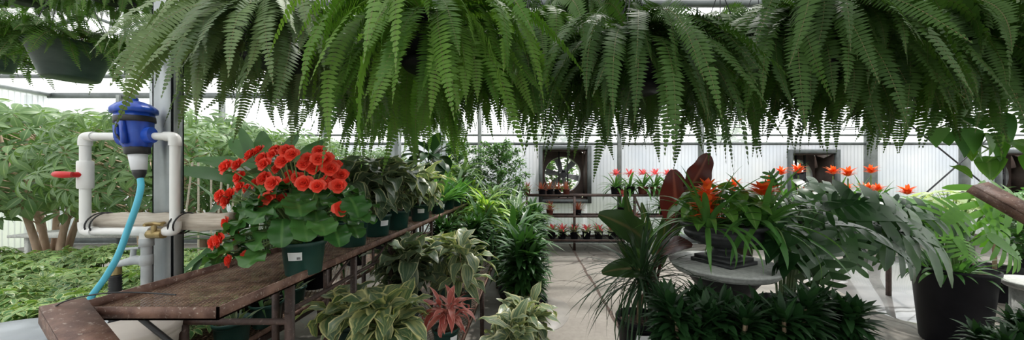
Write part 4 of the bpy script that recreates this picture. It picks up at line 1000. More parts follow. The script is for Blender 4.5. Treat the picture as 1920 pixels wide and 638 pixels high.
b = MB(); box(b, (-.3, 2.1, 0), (.0, 2.39, .12)); box(b, (-.18, 2.40, 0), (.12, 2.7, .12)); single('block_stand', b, 'stone', 'grey blocks under the cream-edged cordylines on the aisle floor', 'stand')
# pots glimpsed on the side bench under the upper bench
for lab, px, y, v in (('green pot with sparse shoots under the near end of the upper bench', 436, 2.02, 0), ('green pot with cut stems on the side bench behind the first bench leg', 500, 2.3, 1), ('green pot far back under the upper bench', 548, 2.62, 0)):
    t = root('potted_seedling', lab, 'potted plant', (atx(px, y), y, LT)); pot(t, 1.0, 'green'); 
    part('foliage', m_clump(300 + v, 'varieg_dark', 9, (.1, .17), .018, (40, 88), (10, 40)), t, (0, 0, .13))
for lab, x, y, kind, v, fs in (('dark green plant behind the board right of the steel post', -2.15, 2.45, 'strap', 0, 1.3), ('dark green plant on the side bench behind the begonia', -2.05, 3.1, 'strap', 1, 1.3), ('bushy green plant on the side bench far behind the begonia', -2.1, 3.9, 'comp', 0, 1.5), ('leafy plant on the side bench behind the row of dark cordylines', -2.2, 4.8, 'bird', 0, 1.6)):
    plant(kind, 'potted_foliage_plant', lab, 'potted plant', x, y, LT, v, 1.3, fs, x, 'black')
# ------------------------------------------------------------------ left jungle
T1 = [m_tree(71, 'schefflera', 1.95, 170, .85, .2, .023), m_tree(72, 'schefflera', 2.1, 170, .9, .24, .036, 7, 4), m_tree(73, 'schefflera', 1.9, 180, .8, .19, .019, 9)]
TR = [
 ('umbrella tree with thick pale trunks left of the blue valve pipe', -4.6, 3.9, 0, 1.03, 0.),
 ('umbrella tree cut by the left edge of the photo', -6.1, 4.1, 1, 1.0, 1.),
 ('umbrella tree with several thin pale trunks behind the blue injector', -3.85, 4.9, 2, 1.0, 2.),
 ('umbrella tree standing behind the steel post', -3.3, 4.5, 2, .92, 3.),
 ('umbrella tree behind the trunked ones at the upper left', -5.6, 5.6, 1, 1.1, 4.),
 ('broad-leaved umbrella tree at the far left beyond the others', -7.9, 5.3, 1, 1.1, 5.),
 ('narrow-leaved umbrella tree in the far middle of the left planting', -4.4, 6.3, 0, 1.05, 5.5),
 ('umbrella tree far behind the begonia and broad dark leaves', -3.0, 6.4, 2, .95, .6),
]
for lab, x, y, v, sc, rz in TR:
    t = root('umbrella_tree', lab, 'tree', (x, y, 0), 0, 'umbrella trees'); part('pot', POT['black'], t, sc=2.0); part('foliage', T1[v][0], t, (0, 0, .25), rz, sc); part('trunk', T1[v][1], t, (0, 0, .25), rz, sc)
HB = .40
b = MB(); box(b, (-5.6, 1.75, HB - .05), (-2.0, 3.35, HB))
for x in (-5.5, -3.8, -2.1):
    for y in (1.85, 3.25): box(b, (x - .03, y - .03, 0), (x + .03, y + .03, HB - .05))
single('growing_table', b, 'rust_dark', 'low growing table under the variegated umbrella plants', 'table')
hp = [(-2.28, 2.0), (-2.85, 1.95), (-3.45, 2.0), (-4.05, 1.95), (-4.7, 2.0), (-2.35, 2.6), (-2.95, 2.55), (-3.55, 2.6), (-4.15, 2.55), (-4.8, 2.6), (-5.4, 2.4), (-2.4, 3.15), (-3.0, 3.15), (-3.6, 3.15), (-4.2, 3.15), (-4.8, 3.15), (-5.4, 3.1)]
where = ['nearest the steel post in the front row', 'second in the front row', 'in the middle of the front row', 'fourth in the front row', 'at the left end of the front row', 'beside the ribbed hose in the second row', 'second in the middle row', 'in the centre of the middle row', 'fourth in the middle row', 'fifth in the middle row', 'at the left end of the middle row', 'behind the ribbed hose in the back row', 'second in the back row', 'third in the back row', 'below the thick pale trunks in the back row', 'fifth in the back row', 'at the left end of the back row']
for k, (x, y) in enumerate(hp): plant('lowsch', 'umbrella_plant', 'low variegated umbrella plant ' + where[k] + ' of the bed', 'potted plant', x, y, HB, k, 1.0, 1.0, k * 1.3, 'black', group='low umbrella plants on the growing table')
# extra pale table behind the trunks and leaning canes behind the board
b = MB(); box(b, (-7.5, 4.6, .72), (-2.9, 5.1, .76)); 
for x in (-7.3, -5.2, -3.1): box(b, (x - .03, 4.65, 0), (x + .03, 4.71, .72))
single('pale_table', b, 'stone', 'pale table top showing between the trunks of the umbrella trees', 'table')
rs = R(9)
for k, px in enumerate((352, 372, 396, 412, 425, 437)):
    p0 = at(px, 400, 3.3); b = MB(); dx = (rs.rand() - .5) * .2; tube(b, [(p0.x + dx, 3.3, LZ + .02), (p0.x - dx * .5, 3.3, 1.75)], .008, 6)
    single('bamboo_cane', b, 'wood', 'thin pale cane standing behind the board right of the steel post', 'cane', 'thin canes behind the board')

# ------------------------------------------------------------------ far small tree, rack with bromeliads
f1, w1 = m_small_tree(81, 'ficus', 1.85, .62, 6500, .09, .017)
f2, w2 = m_small_tree(82, 'ficus', 1.8, .6, 6000, .085, .016)
for lab, x, y, z, f, w, s in (('small-leaved weeping fig tree at the far end of the benches', -.62, 6.6, .28, f1, w1, 1.05), ('small-leaved fig tree behind the tall dark-leaved plant', -1.55, 6.7, .28, f2, w2, 1.1)):
    t = root('fig_tree', lab, 'tree', (x, y, 0)); part('pot', POT['black'], t, sc=2.0); part('foliage', f, t, (0, 0, z), 0, s); part('trunk', w, t, (0, 0, z), 0, s)
RX0, RX1 = atx(985, 7.15), atx(1262, 7.15)
rk = root('display_rack', 'rusty three-tier rack of small bromeliads against the end wall', 'rack', (0, 0, 0))
tiers = [(1.215, 7.05, 7.35), (.765, 6.95, 7.35), (.27, 6.80, 7.35)]
for z, y0, y1 in tiers:
    b = MB(); angle_rim(b, RX0, RX1, y0, y1, z, .05); sh = part('shelf', b.mesh('rack_rim', 'rust_dark', False), rk)
    part('shelf_mesh', mesh_panel(RX0 + .01, RX1 - .01, y0 + .01, y1 - .01, z - .03, .05, .012).mesh('rack_mesh', 'rust_dark', False), sh)
for px in (1077, 1190, 1258, 988):
    for y in (6.98, 7.32):
        b = MB(); x = atx(px, y); box(b, (x - .025, y - .025, 0), (x + .025, y + .025, 1.17)); part('leg', b.mesh('rack_leg', 'rust_dark', False), rk)
b = MB(); bar(b, (atx(1190, 7.0), 7.0, 1.17), (atx(1205, 7.0), 7.0, .76), .05, .03); part('brace', b.mesh('rack_brace', 'rust_dark', False), rk)
def m_brom(seed, kind):
    b = MB(); rs = R(seed)
    if kind == 'air': rosette(b, rs, 22, (0, 0, 0), (.10, .17), .009, (20, 85), (10, 50), p_strap, 5, .01, .3); return b.mesh('air_brom', 'redbrom'), None
    f = MB()
    if kind == 'star':
        rosette(b, rs, 20, (0, 0, 0), (.12, .18), .017, (15, 60), (20, 60), p_lance, 5, .01, .3); rosette(f, rs, 14, (0, 0, .05), (.08, .11), .016, (10, 70), (10, 40), p_lance, 4, .006, .3); return b.mesh('star_brom', 'bromstar'), f.mesh('star_brom_flower', 'pinkbract')
    if kind == 'guz':
        rosette(b, rs, 30, (0, 0, 0), (.24, .34), .019, (5, 75), (50, 100), p_strap, 8, .015, .3); rosette(f, rs, 22, (0, 0, .22), (.08, .12), .017, (-5, 75), (10, 40), p_lance, 4, .006, .3); return b.mesh('guz_brom', 'guz_leaf'), f.mesh('guz_flower', 'pinkbract')
BR = {k: [m_brom(90 + i, k) for i in range(2)] for k in ('air', 'star', 'guz')}
def brom(kind, lab, X, Y, z, v, sc, pc, group=None, ps=.62):
    g_ = {'air': 1.35, 'star': 1.3, 'guz': 1.4}[kind]; sc *= g_; ps *= g_ * .9
    t = root('potted_bromeliad', lab, 'potted plant', (X, Y, z), 0, 'bromeliads on the rack'); pot(t, ps, pc); f, g = BR[kind][v % 2]
    part('foliage', f, t, (0, 0, .13 * ps), v * 1.3, sc)
    if g: part('flower', g, t, (0, 0, .13 * ps), v, sc)
tz = [t[0] - .028 for t in tiers]
for k, px in enumerate((988, 1016, 1031, 1046, 1062)): brom('air', 'tiny reddish bromeliad on the top tier, %s' % ['nearest its left end', 'under the left edge of the fan', 'second in front of the fan', 'below the fan hub', 'last of the five in front of the fan'][k], atx(px, 7.15), 7.17, tz[0], k, 1.0, 'brown' if k in (0, 4) else 'black', ps=.7)
for k, px in enumerate((1031, 1084)): brom('air', 'tiny reddish bromeliad on the middle tier of the rack, %s' % ['left of the centre leg', 'right at the centre leg'][k], atx(px, 7.1), 7.12, tz[1], k, 1.15, 'brown' if k == 0 else 'black', ps=.7)
for k, px in enumerate((1034, 1054, 1077, 1100, 1123, 1148, 1170)): brom('star', 'small pink-centred bromeliad on the bottom tier, %s' % ['left end of the row', 'between the left end and the centre leg', 'right in front of the centre leg', 'just right of the centre leg', 'third from the right end of the row', 'second from the right end of the row', 'right end of the row'][k], atx(px, 7.0), 7.02, tz[2], k, 1.15, 'black', ps=.85)
for k, px in enumerate((1155, 1181, 1206, 1229, 1252)): brom('guz', 'pink-flowered bromeliad on the top tier, %s' % ['leftmost of its row', 'second in its row', 'first brown pot', 'second brown pot', 'behind the maroon leaf'][k], atx(px, 7.15), 7.17, tz[0], k, 1.0, 'brown' if k in (2, 3) else 'black', ps=.95)
for k, px in enumerate((1168, 1245)): brom('guz', 'pink-flowered bromeliad on the middle tier of the rack, %s' % ['left of the slanting brace', 'below the maroon leaf'][k], atx(px, 7.1), 7.12, tz[1], k, 1.0, 'black', ps=.95)
for k, px in enumerate((1190, 1250)): brom('guz', 'pink-flowered bromeliad on the bottom tier of the rack, %s' % ['behind the banana leaves', 'at the right end'][k], atx(px, 7.0), 7.05, tz[2], k, 1.05, 'black', ps=.95)

# ------------------------------------------------------------------ right-hand group: disc table, urn, banana, spiky plant
DZ, DY, DX = 1.083, 1.94, 1.18
dt = root('round_pedestal_table', 'round grey stone table top on a dark pedestal under the urn', 'table', (DX, DY, 0))
dt.scale = (.9, .9, 1)
b = MB(); lathe(b, [(0, DZ - .055), (.27, DZ - .055), (.30, DZ - .05), (.305, DZ - .04), (.315, DZ - .037), (.318, DZ - .022), (.328, DZ - .018), (.335, DZ - .008), (.33, DZ), (0, DZ)], 72); part('table_top', b.mesh('disc_top', 'stone'), dt)
b = MB(); lathe(b, [(0, 0), (.26, 0), (.26, .06), (.2, .09), (.12, .2), (.10, .6), (.14, .9), (.22, 1.0), (.24, DZ - .055)], 40); part('pedestal', b.mesh('disc_pedestal', 'urn'), dt)
ur = root('garden_urn', 'large dark fluted urn standing on the round stone table', 'urn', (DX, DY, DZ), 0, None, .93)
b = MB(); hw = .135
box(b, (-hw, -hw, 0), (hw, hw, .022)); box(b, (-hw + .015, -hw + .015, .022), (hw - .015, hw - .015, .045)); bb = b.mesh('urn_plinth', 'urn', False); part('plinth', bb, ur, rz=.45)
b = MB(); flute = lambda th, pr: 1 + (.022 * np.abs(np.sin(th * 16))[None] * ((pr[:, 1] > .12) & (pr[:, 1] < .2))[:, None])
lathe(b, [(.0, .04), (.10, .045), (.095, .06), (.06, .08), (.055, .095), (.09, .11), (.15, .125), (.20, .15), (.225, .175), (.235, .20), (.225, .205), (.228, .22), (.252, .235), (.258, .25), (.25, .262), (.235, .262), (.22, .23), (0, .225)], 128, ring=flute); part('bowl', b.mesh('urn_bowl', 'urn'), ur)
b = MB(); lathe(b, [(0, 0), (.1, .004), (.222, 0)], 36); part('soil', b.mesh('urn_soil', 'soil'), ur, (0, 0, .235))
UZ = DZ + .235
b = MB(); tube(b, [(0, 0, 0), (0, 0, 1)], .008, 7); STALK = b.mesh('flower_stalk', 'stem')
def m_guz_big(seed, n=34, L=(.3, .46), W=.02, spikes=3, H=.2, star=False, lm='guz_leaf'):
    b = MB(); f = MB(); rs = R(seed)
    rosette(b, rs, n, (0, 0, 0), L, W, (5, 80), (40, 110), p_strap, 10, .018, .3, sway=.03)
    if star:
        for q in range(3): rosette(f, rs, 12, (0, 0, H - .02 * q), (.035, .07 - .006 * q), .011, (10 + 10 * q, 85), (5, 35), p_lance, 4, .005, .3)
    else:
        for q in range(spikes * 3): rosette(f, rs, 8, (0, 0, H * .4 + q * (H * .6 + .1) / (spikes * 3)), (.035, .055), .009, (15, 75), (0, 30), p_lance, 4, .006, .3)
        rosette(f, rs, 10, (0, 0, H + .11), (.03, .05), .007, (30, 85), (0, 20), p_lance, 4, .004, .3)
    return b.mesh('guzmania_foliage', lm), f.mesh('guzmania_flower', 'orange')
GZ = [m_guz_big(101, H=.15), m_guz_big(102, star=True, H=.2), m_guz_big(103, star=True, H=.28, n=28, L=(.22, .36))]
G3 = m_guz_big(104, n=36, L=(.34, .5), H=.16, star=False)
for lab, px, Y, m_, s, rz, dz in (('bromeliad with a tall orange-red spike at the left side of the urn', 1327, 1.78, GZ[0], .84, .3, 0), ('bromeliad with a flared orange flower at the right side of the urn', 1432, 1.80, GZ[1], .9, 1.9, -.01)):
    t = root('urn_bromeliad', lab, 'flowering plant', (atx(px, Y), Y, UZ + dz)); part('foliage', m_[0], t, (0, 0, 0), rz, s); part('flower', m_[1], t, (0, 0, 0 if px < 1400 else .06), rz, (1.9, 1.9, .9 if px < 1400 else .8)); part('flower_stalk', STALK, t, (0, 0, 0), 0, (1, 1, .12))
# heart-leaved pothos cluster in the urn
def m_heart(seed, n=45, Rr=.2, L=.11, W=.04, mat='heart', H=.12):
    b = MB(); rs = R(seed); i = np.arange(n); az = i * 2.4; q = np.sqrt((i + .5) / n); B = np.stack((np.cos(az) * q * Rr, np.sin(az) * q * Rr, H * np.sqrt(1 - q * q * .9) + rs.rand(n) * .03), -1)
    D, N = frame(az + rs.randn(n) * .5, np.radians(30 - 60 * q + rs.randn(n) * 14)); leaves(b, B, D, N, L * (.75 + .5 * rs.rand(n)), W * (.8 + .4 * rs.rand(n)), .7, p_heart, 7, .2, 3, rs.rand(n))
    b.mi = 1
    for k in range(0, n): tube(b, [(B[k][0] * .2, B[k][1] * .2, -.01), B[k]], .002, 4, False)
    return b.mesh('heart_foliage', [mat, 'stem'])
t = root('heart_leaf_plant', 'bright green heart-leaved plant filling the middle of the urn', 'foliage plant', (DX, DY + .02, UZ)); part('foliage', m_heart(110, 70, .22, .13, .045, H=.2), t)
t = root('arching_leaf_plant', 'arching light-green strap-leaved plant hanging over the urn rim', 'foliage plant', (DX + .07, DY - .12, UZ))
b = MB(); rosette(b, R(6), 15, (0, 0, 0), (.2, .3), .022, (10, 70), (70, 120), p_lance, 9, .03, .25); part('foliage', b.mesh('urn_arch', 'mid'), t, sc=.85)
# trailing leaves hanging from the urn onto the disc
def m_trail(seed, pts, n, L, W, mat='heart', prof=p_heart, jit=.03, droop=.6, mats=None):
    b = MB(); rs = R(seed); P = np.array(smooth_pts(pts, 8)); b.mi = 1; tube(b, P, .004, 6); b.mi = 0
    k = rs.randint(0, len(P), n); B = P[k] + rs.randn(n, 3) * jit; D, N = frame(rs.rand(n) * 6.28, np.radians(-20 - 50 * rs.rand(n)))
    leaves(b, B, D, N, L * (.7 + .6 * rs.rand(n)), W * (.8 + .4 * rs.rand(n)), droop, prof, 7, .2, 3, rs.rand(n)); return b.mesh('trailing_foliage', [mat, 'stem'])
t = root('trailing_leaf_plant', 'dark trailing leaves hanging from the urn rim down onto the stone table', 'foliage plant', (DX + .14, DY - .2, UZ)); part('foliage', m_trail(111, [(0, .05, .02), (.01, -.04, 0), (.02, -.08, -.1), (.03, -.08, -.19)], 16, .12, .05, 'deep', jit=.025), t)
# banana plant: each leaf from its base to its tip
def paddle(b, P0, P1, W, o, face=(0, -1, .3), droop=.5, stalk=.0, mi=0, rs=R(1), r=.4):
    P0 = np.array(tuple(P0)) - o; P1 = np.array(tuple(P1)) - o; L = np.linalg.norm(P1 - P0); u = (P1 - P0) / L
    N = np.array(face, float); N = unit(N - u * np.dot(N, u)); D = u * math.cos(droop / 2) + N * math.sin(droop / 2); N2 = unit(N - D * np.dot(N, D))
    b.mi = mi
    prof = lambda t: np.where(t < stalk, .1, np.clip(np.sin(PI * (.05 + .93 * np.clip((t - stalk) / (1 - stalk), 0, 1)) ** .85) ** .6, .05, 1)) if stalk > 0 else np.clip(np.sin(PI * (.05 + .93 * t) ** .85) ** .6, .05, 1)
    leaves(b, P0[None], D[None], N2[None], L * (1 + droop ** 2 / 24), W, droop, prof, 18, .15, 5, np.array([r]), wavy=.10, rs=rs)
BNX, BNY = atx(1222, 2.25), 2.25; o = np.array([BNX, BNY, 0.])
b = MB(); st = MB(); by = BNY
for (x0, y0, x1, y1, Y0, Y1, W, face, dr, mi) in (
    (1207, 452, 1122, 402, 2.22, 2.0, .10, (-.2, -.9, .45), .9, 1),
    (1212, 500, 1172, 352, 2.25, 2.15, .045, (-1, -.5, .3), .3, 1),
    (1228, 480, 1203, 380, 2.3, 2.3, .035, (-.6, -1, .3), .3, 1),
    (1215, 520, 1128, 512, 2.1, 1.9, .075, (-.1, -.8, .7), 1.5, 1),
    (1230, 478, 1298, 462, 2.2, 1.95, .085, (0, -.9, .8), .9, 0),
    (1232, 480, 1288, 385, 2.3, 2.35, .05, (.3, -1, .2), .3, 1),
    (1236, 500, 1250, 398, 2.3, 2.4, .05, (-.3, -1, .2), .3, 1),
    (1218, 520, 1160, 455, 2.2, 2.1, .05, (-.4, -1, .5), .7, 1),
    (1268, 420, 1262, 318, 2.35, 2.3, .11, (-.25, -1, .2), .35, 0),
    (1290, 356, 1328, 288, 2.3, 2.25, .105, (.25, -1, -.2), .3, 0)):
    paddle(b, at(x0, y0, Y0), at(x1, y1, Y1), W, o, face, dr, .0, mi, R(x0)); a_ = Vector(at(x0, y0, Y0)) - Vector(o)
    tube(st, smooth_pts([(.0, 0, .40), (a_.x * .3, a_.y * .5 + .02, a_.z * .6 + .1), a_], 5), .008, 6)
tube(st, [(0, 0, .35), (.005, 0, .7), (0.01, 0, .95)], [.03, .026, .015], 10)
bn = root('banana_plant', 'potted banana plant with broad green and dark maroon leaves left of the urn', 'potted plant', (BNX, BNY, 0))
part('pot', POT['black'], bn, (0, 0, .2), sc=1.35); part('soil', SOIL, bn, (0, 0, .2 + .135 * 1.35), sc=1.35)
part('foliage', b.mesh('banana_leaves', ['banana', 'banana_green']), bn); part('stems', st.mesh('banana_stems', 'banana'), bn)
b = MB(); box(b, (-.12, -.12, 0), (.12, .12, .2)); single('concrete_block', b, 'stone', 'block lifting the banana plant behind the spiky plant', 'block', loc=(BNX, BNY, 0))
o = np.array([atx(500, 2.35), 2.35, LT]); b = MB(); st = MB()
for (x0, y0, x1, y1, Y0, Y1, W, face, dr) in ((488, 352, 308, 318, 2.3, 2.1, .065, (0, -.6, .8), .5), (505, 330, 365, 298, 2.35, 2.25, .06, (.1, -.7, .7), .5), (470, 345, 385, 412, 2.2, 2.0, .045, (-.2, -.9, .5), .4), (500, 300, 492, 246, 2.4, 2.4, .06, (.2, -1, .1), .3), (520, 310, 560, 252, 2.4, 2.45, .06, (-.2, -1, .1), .3), (480, 300, 430, 262, 2.45, 2.5, .055, (.3, -1, .2), .4), (540, 320, 610, 262, 2.4, 2.5, .05, (.1, -1, .2), .4), (500, 330, 450, 240, 2.45, 2.5, .05, (.1, -1, .2), .3)):
    paddle(b, at(x0, y0, Y0), at(x1, y1, Y1), W, o, face, dr, 0, 0, R(x1), R(x0).rand()); a_ = Vector(at(x0, y0, Y0)) - Vector(o)
    tube(st, smooth_pts([(0, 0, .15), (a_.x * .4, a_.y * .4, a_.z * .6 + .1), a_], 5), .006, 6)
t = root('broad_leaf_plant', 'plant with long broad dark leaves reaching left behind the begonia', 'potted plant', o); pot(t, 1.2, 'black'); part('foliage', b.mesh('broad_foliage', 'dark'), t); part('stems', st.mesh('broad_stems', 'stem_dark'), t)
# spiky plant
b = MB(); rs = R(21)
b.mi = 1; tube(b, [(0, 0, -.02), (.01, 0, .30)], .014, 8); tube(b, [(.01, 0, .1), (.05, -.02, .26)], .01, 8); b.mi = 0
for c, n in (((.01, 0, .30), 80), ((.05, -.02, .26), 60), ((.01, 0, .24), 50)): rosette(b, rs, n, c, (.34, .52), .0065, (-35, 84), (40, 100), p_strap, 9, .01, .2, sway=.04)
sp2 = root('spiky_dracaena', 'spiky thin-leaved dracaena in a labelled black pot beside the aisle', 'potted plant', (atx(1197, 2.0), 2.0, .50))
pot(sp2, 1.4, 'black', -.1); part('foliage', b.mesh('spiky_foliage', ['spiky', 'cane']), sp2, (0, 0, .19))
b = MB(); box(b, (-.15, -.13, 0), (.15, .13, .5)); single('block_stand', b, 'rust_dark', 'dark block stand under the spiky dracaena', 'stand', loc=(atx(1197, 2.0), 2.0, 0))
# low dark dracaenas in front of the round table on a low stand
KZ = .54
ks = root('low_stand', 'low dark stand under the row of dark compact dracaenas', 'stand', (0, 0, 0)); b = MB(); box(b, (.62, 1.28, KZ - .04), (1.95, 1.60, KZ)); part('top', b.mesh('stand_top', 'rust_dark', False), ks)
for x in (.66, 1.91):
    for y in (1.32, 1.56): b = MB(); box(b, (x - .02, y - .02, 0), (x + .02, y + .02, KZ - .04)); part('leg', b.mesh('stand_leg', 'rust_dark', False), ks)
KK = [(1275, 1.46, 'left end of the row in front of the round table'), (1372, 1.42, 'in front of the round table below the urn plinth'), (1478, 1.44, 'with spread tips below the right edge of the round table'), (1540, 1.55, 'right end of the row beside the wet floor'), (1325, 1.58, 'tucked under the front edge of the round table')]
for k, (px, y, w_) in enumerate(KK): plant('deepc', 'compact_dracaena', 'dark compact dracaena ' + w_, 'potted plant', atx(px, y), y, KZ - (.03 if k == 4 else 0), k, .8, .98 - .05 * (k == 4), k * 1.1, 'black')
for k, (px, y, w_) in enumerate([(1600, 1.95, 'behind the right end of the low row'), (1860, 1.5, 'in front of the big black planter'), (1940, 1.6, 'at the right edge in front of the big black planter')]):
    pass
for k, (x, y, z, fs, w_) in enumerate([(2.62, 1.75, .30, .85, 'at the lower right in front of the big black planter'), (3.05, 1.9, .34, .85, 'cut by the right edge of the photo')]):
    plant('deepc', 'compact_dracaena', 'dark compact dracaena ' + w_, 'potted plant', x, y, z, k, .9, fs, k + 2., 'black'); b = MB(); box(b, (-.14, -.14, 0), (.14, .14, z)); single('block_stand', b, 'rust_dark', 'dark block under a compact dracaena ' + w_.replace('at the lower right ', ''), 'stand', loc=(x, y, 0))

# ------------------------------------------------------------------ monsteras
def monstera_leaf(b, B, D, N, L, rs, lobes=7, droop=.5, wid=1., r=.5, lw=.085):
    B = np.array(B, float)[None]; D = unit(np.array(D, float))[None]; N = np.array(N, float)[None]; N = unit(N - D * np.sum(N * D))
    K = lobes * 2; lw = lw / lobes
    C, T, Nn, S = leaves(b, B, D, N, L, L * .14 * wid, droop, lambda t: np.clip(1 - t ** 2.5, .05, 1) * np.minimum(1, .5 + 4 * t), K, .1, 3, np.array([r]))
    for s in (-1, 1):
        for j in range(lobes):
            t = (j + .25) / lobes; k = int(t * K * .96); Ll = L * (.50 * math.sin(PI * (.22 + .70 * t)) ** .7) * wid * (1 + rs.randn() * .06)
            d = unit(S[0, k] * s + T[0, k] * (-.25 + 1.35 * t ** 1.2)); n = unit(Nn[0, k] + S[0, k] * s * .12); n = unit(n - d * np.dot(n, d))
            leaves(b, C[0, k][None] + S[0, k] * s * L * .03, d[None], n[None], Ll, L * lw * (1.15 - .25 * t), .35 + rs.rand() * .25, lambda q: np.clip(np.minimum(1, .7 + q) * np.sqrt(np.clip(1 - q ** 5, 0, 1)), .15, 1), 6, .1, 3, np.array([r]))
def m_monstera(seed, specs, mat):
    b = MB(); rs = R(seed); st = MB()
    for (x, y, z), az, el, L, dr in specs:
        D, N = frame(rad(az), rad(el)); monstera_leaf(b, (x, y, z), D, N, L * 1.15, rs, 5 + rs.randint(2), rad(dr), 1., rs.rand())
        tube(st, smooth_pts([(x * .1, y * .1, -.05), (x * .6, y * .6, z * .9 + .06), (x, y, z)], 5), np.linspace(.010, .005, 11), 7)
    return b.mesh('monstera_foliage', mat), st.mesh('monstera_petioles', 'stem')
def mon_by_tips(seed, root_, specs, mat='monstera'):
    """leaves given by base and tip points"""
    b = MB(); st = MB(); rs = R(seed); o = np.array(root_, float)
    for (x0, y0, Y0, x1, y1, Y1, nz) in specs:
        P0 = np.array(tuple(at(x0, y0, Y0))) - o; P1 = np.array(tuple(at(x1, y1, Y1))) - o; L = np.linalg.norm(P1 - P0); u = (P1 - P0) / L
        N = np.array([rs.randn() * .45, -.30 - .5 * rs.rand(), nz]); N = unit(N - u * np.dot(N, u)); dr = .4 + .8 * rs.rand(); D = u * math.cos(dr / 2) + N * math.sin(dr / 2)
        monstera_leaf(b, P0, D, N, L * 1.04, rs, 5 + rs.randint(2), dr, 1.08, rs.rand(), .375)
        tube(st, smooth_pts([(np.clip(P0[0] * .3, -.1, .1), np.clip(P0[1] * .3, -.1, .1), -.02), (P0[0] * .65, P0[1] * .6, P0[2] * .65 + .05), P0], 5), np.linspace(.006, .004, 11), 6)
    return b.mesh('monstera_foliage', mat), st.mesh('monstera_petioles', 'stem_dark')
def spec(seed, n, cx_, cy_, rx_, ry_, Ya, Yb_, ln):
    rs = R(seed); out = []
    for k in range(n):
        a = k * 2.39996; q = math.sqrt((k + .5) / n); x = cx_ + rx_ * q * math.cos(a); y = cy_ + ry_ * q * math.sin(a); Y = Ya + (Yb_ - Ya) * rs.rand()
        l = ln * (.7 + .5 * rs.rand()); dx = math.cos(a) * .8 + .3 + rs.randn() * .3; dy = .35 + .35 * math.sin(a) + rs.randn() * .3
        out.append((x, y, Y, x + dx * l, y + dy * l * .7, Y - .15 * rs.rand(), .3 + .8 * rs.rand()))
    return out
MONS = [
 ('dark split-leaved monstera standing close at the right side of the urn', (atx(1466, 2.35), 2.35, .45), 1.5, spec(41, 15, 1500, 408, 75, 45, 1.95, 2.6, 95) + [(1500, 432, 2.0, 1440, 478, 1.9, .6), (1520, 445, 2.0, 1562, 528, 1.95, .3), (1508, 450, 2.0, 1545, 540, 2.0, .2), (1470, 395, 2.0, 1415, 440, 1.95, .6)]),
 ('large split-leaved monstera reaching over the wet floor toward the big planter', (atx(1590, 3.4), 3.4, .953), 1.3, spec(42, 13, 1600, 408, 75, 36, 2.4, 3.1, 105) + [(1625, 438, 2.3, 1718, 512, 2.2, .5), (1640, 420, 2.4, 1738, 455, 2.3, .8), (1585, 430, 2.3, 1600, 512, 2.2, .4), (1600, 400, 2.5, 1700, 430, 2.4, .9)]),
 ('split-leaved monstera at the right end of the bromeliad bench', (atx(1690, 3.5), 3.5, .953), 1.2, spec(43, 9, 1680, 408, 50, 24, 2.8, 3.2, 80)),
 ('split-leaved monstera behind the urn at the left end of the bromeliad bench', (atx(1480, 3.4), 3.4, .953), 1.2, spec(44, 12, 1480, 372, 70, 24, 2.8, 3.3, 75)),
]
for k, (lab, loc, ps, sp_) in enumerate(MONS):
    t = root('monstera_plant', lab, 'potted plant', loc, 0, 'dark monsteras right of the urn'); pot(t, ps, 'black'); zz = .13 * ps
    f_, p_ = mon_by_tips(200 + k, (loc[0], loc[1], loc[2] + zz), sp_); part('foliage', f_, t, (0, 0, zz)); part('petioles', p_, t, (0, 0, zz))
b = MB(); box(b, (-.2, -.2, 0), (.2, .2, .45)); single('block_stand', b, 'rust_dark', 'dark block lifting the monstera close to the urn', 'stand', loc=(atx(1466, 2.35), 2.35, 0))
# orange bromeliads behind the monsteras, on a bench
b = MB(); OB0, OB1 = atx(1430, 3.9), atx(1740, 3.9); OZ = .98
ob = root('bromeliad_bench', 'rusty bench behind the monsteras carrying orange bromeliads', 'bench', (0, 0, 0)); angle_rim(b, OB0, OB1, 3.45, 4.35, OZ); part('rim', b.mesh('brom_rim', 'rust_dark', False), ob); part('mesh_top', mesh_panel(OB0 + .01, OB1 - .01, 3.46, 4.34, OZ - .03, .04, .008).mesh('brom_mesh', 'rust_dark', False), ob)
for x in (OB0 + .03, OB1 - .03):
    for y in (3.5, 4.3): b = MB(); box(b, (x - .02, y - .02, 0), (x + .02, y + .02, OZ - .03)); part('leg', b.mesh('brom_leg', 'rust_dark', False), ob)
OR = [(1465, 330, 'at the left end, before the post of the dark fan opening'), (1497, 327, 'against the dark fan opening'), (1562, 329, 'at the right side of the dark fan opening'), (1590, 333, 'with a small narrow flower left of the thick wall post'), (1586, 361, 'low, with its flower among the monstera leaves'), (1510, 368, 'with a drooping red-orange flower among dark leaves'), (1633, 327, 'tall with long arching leaves before the thick wall post'), (1625, 362, 'low below the tall arching one'), (1647, 362, 'low and just right of the thick wall post'), (1701, 367, 'at the right end of the group'), (1443, 346, 'beside the flared flower of the urn')]
for k, (px, py, w_) in enumerate(OR):
    y = 3.6 if k % 2 else 4.1; x = min(max(atx(px, y), OB0 + .12), OB1 - .12); p = at(px, py, y); m_ = GZ[2]
    top = p.z - (OZ - .028); t = root('orange_bromeliad', 'orange-flowered bromeliad ' + w_, 'flowering plant', (x, y, OZ - .028), 0, 'orange bromeliads behind the monsteras'); pot(t, .8, 'black'); h = top - .11; s = h / .30
    zf = h - .28 * .9; part('foliage', m_[0], t, (0, 0, .11), k * 1.1, (1.05, 1.05, max(.9, h / .28))); part('flower', m_[1], t, (0, 0, .11 + zf), k, (1.55, 1.55, 1.1)); part('flower_stalk', STALK, t, (0, 0, .1), 0, (.9, .9, h))
t = root('silver_flower_plant', 'small maroon-flowered bromeliad behind the heart-leaved plant of the urn', 'flowering plant', (atx(1376, 2.9), 2.9, 1.05)); pot(t, .9, 'black'); part('foliage', GZ[2][0], t, (0, 0, .12), .4, 1.1); part('flower', GZ[2][1], t, (0, 0, .12), 0, 1.25)
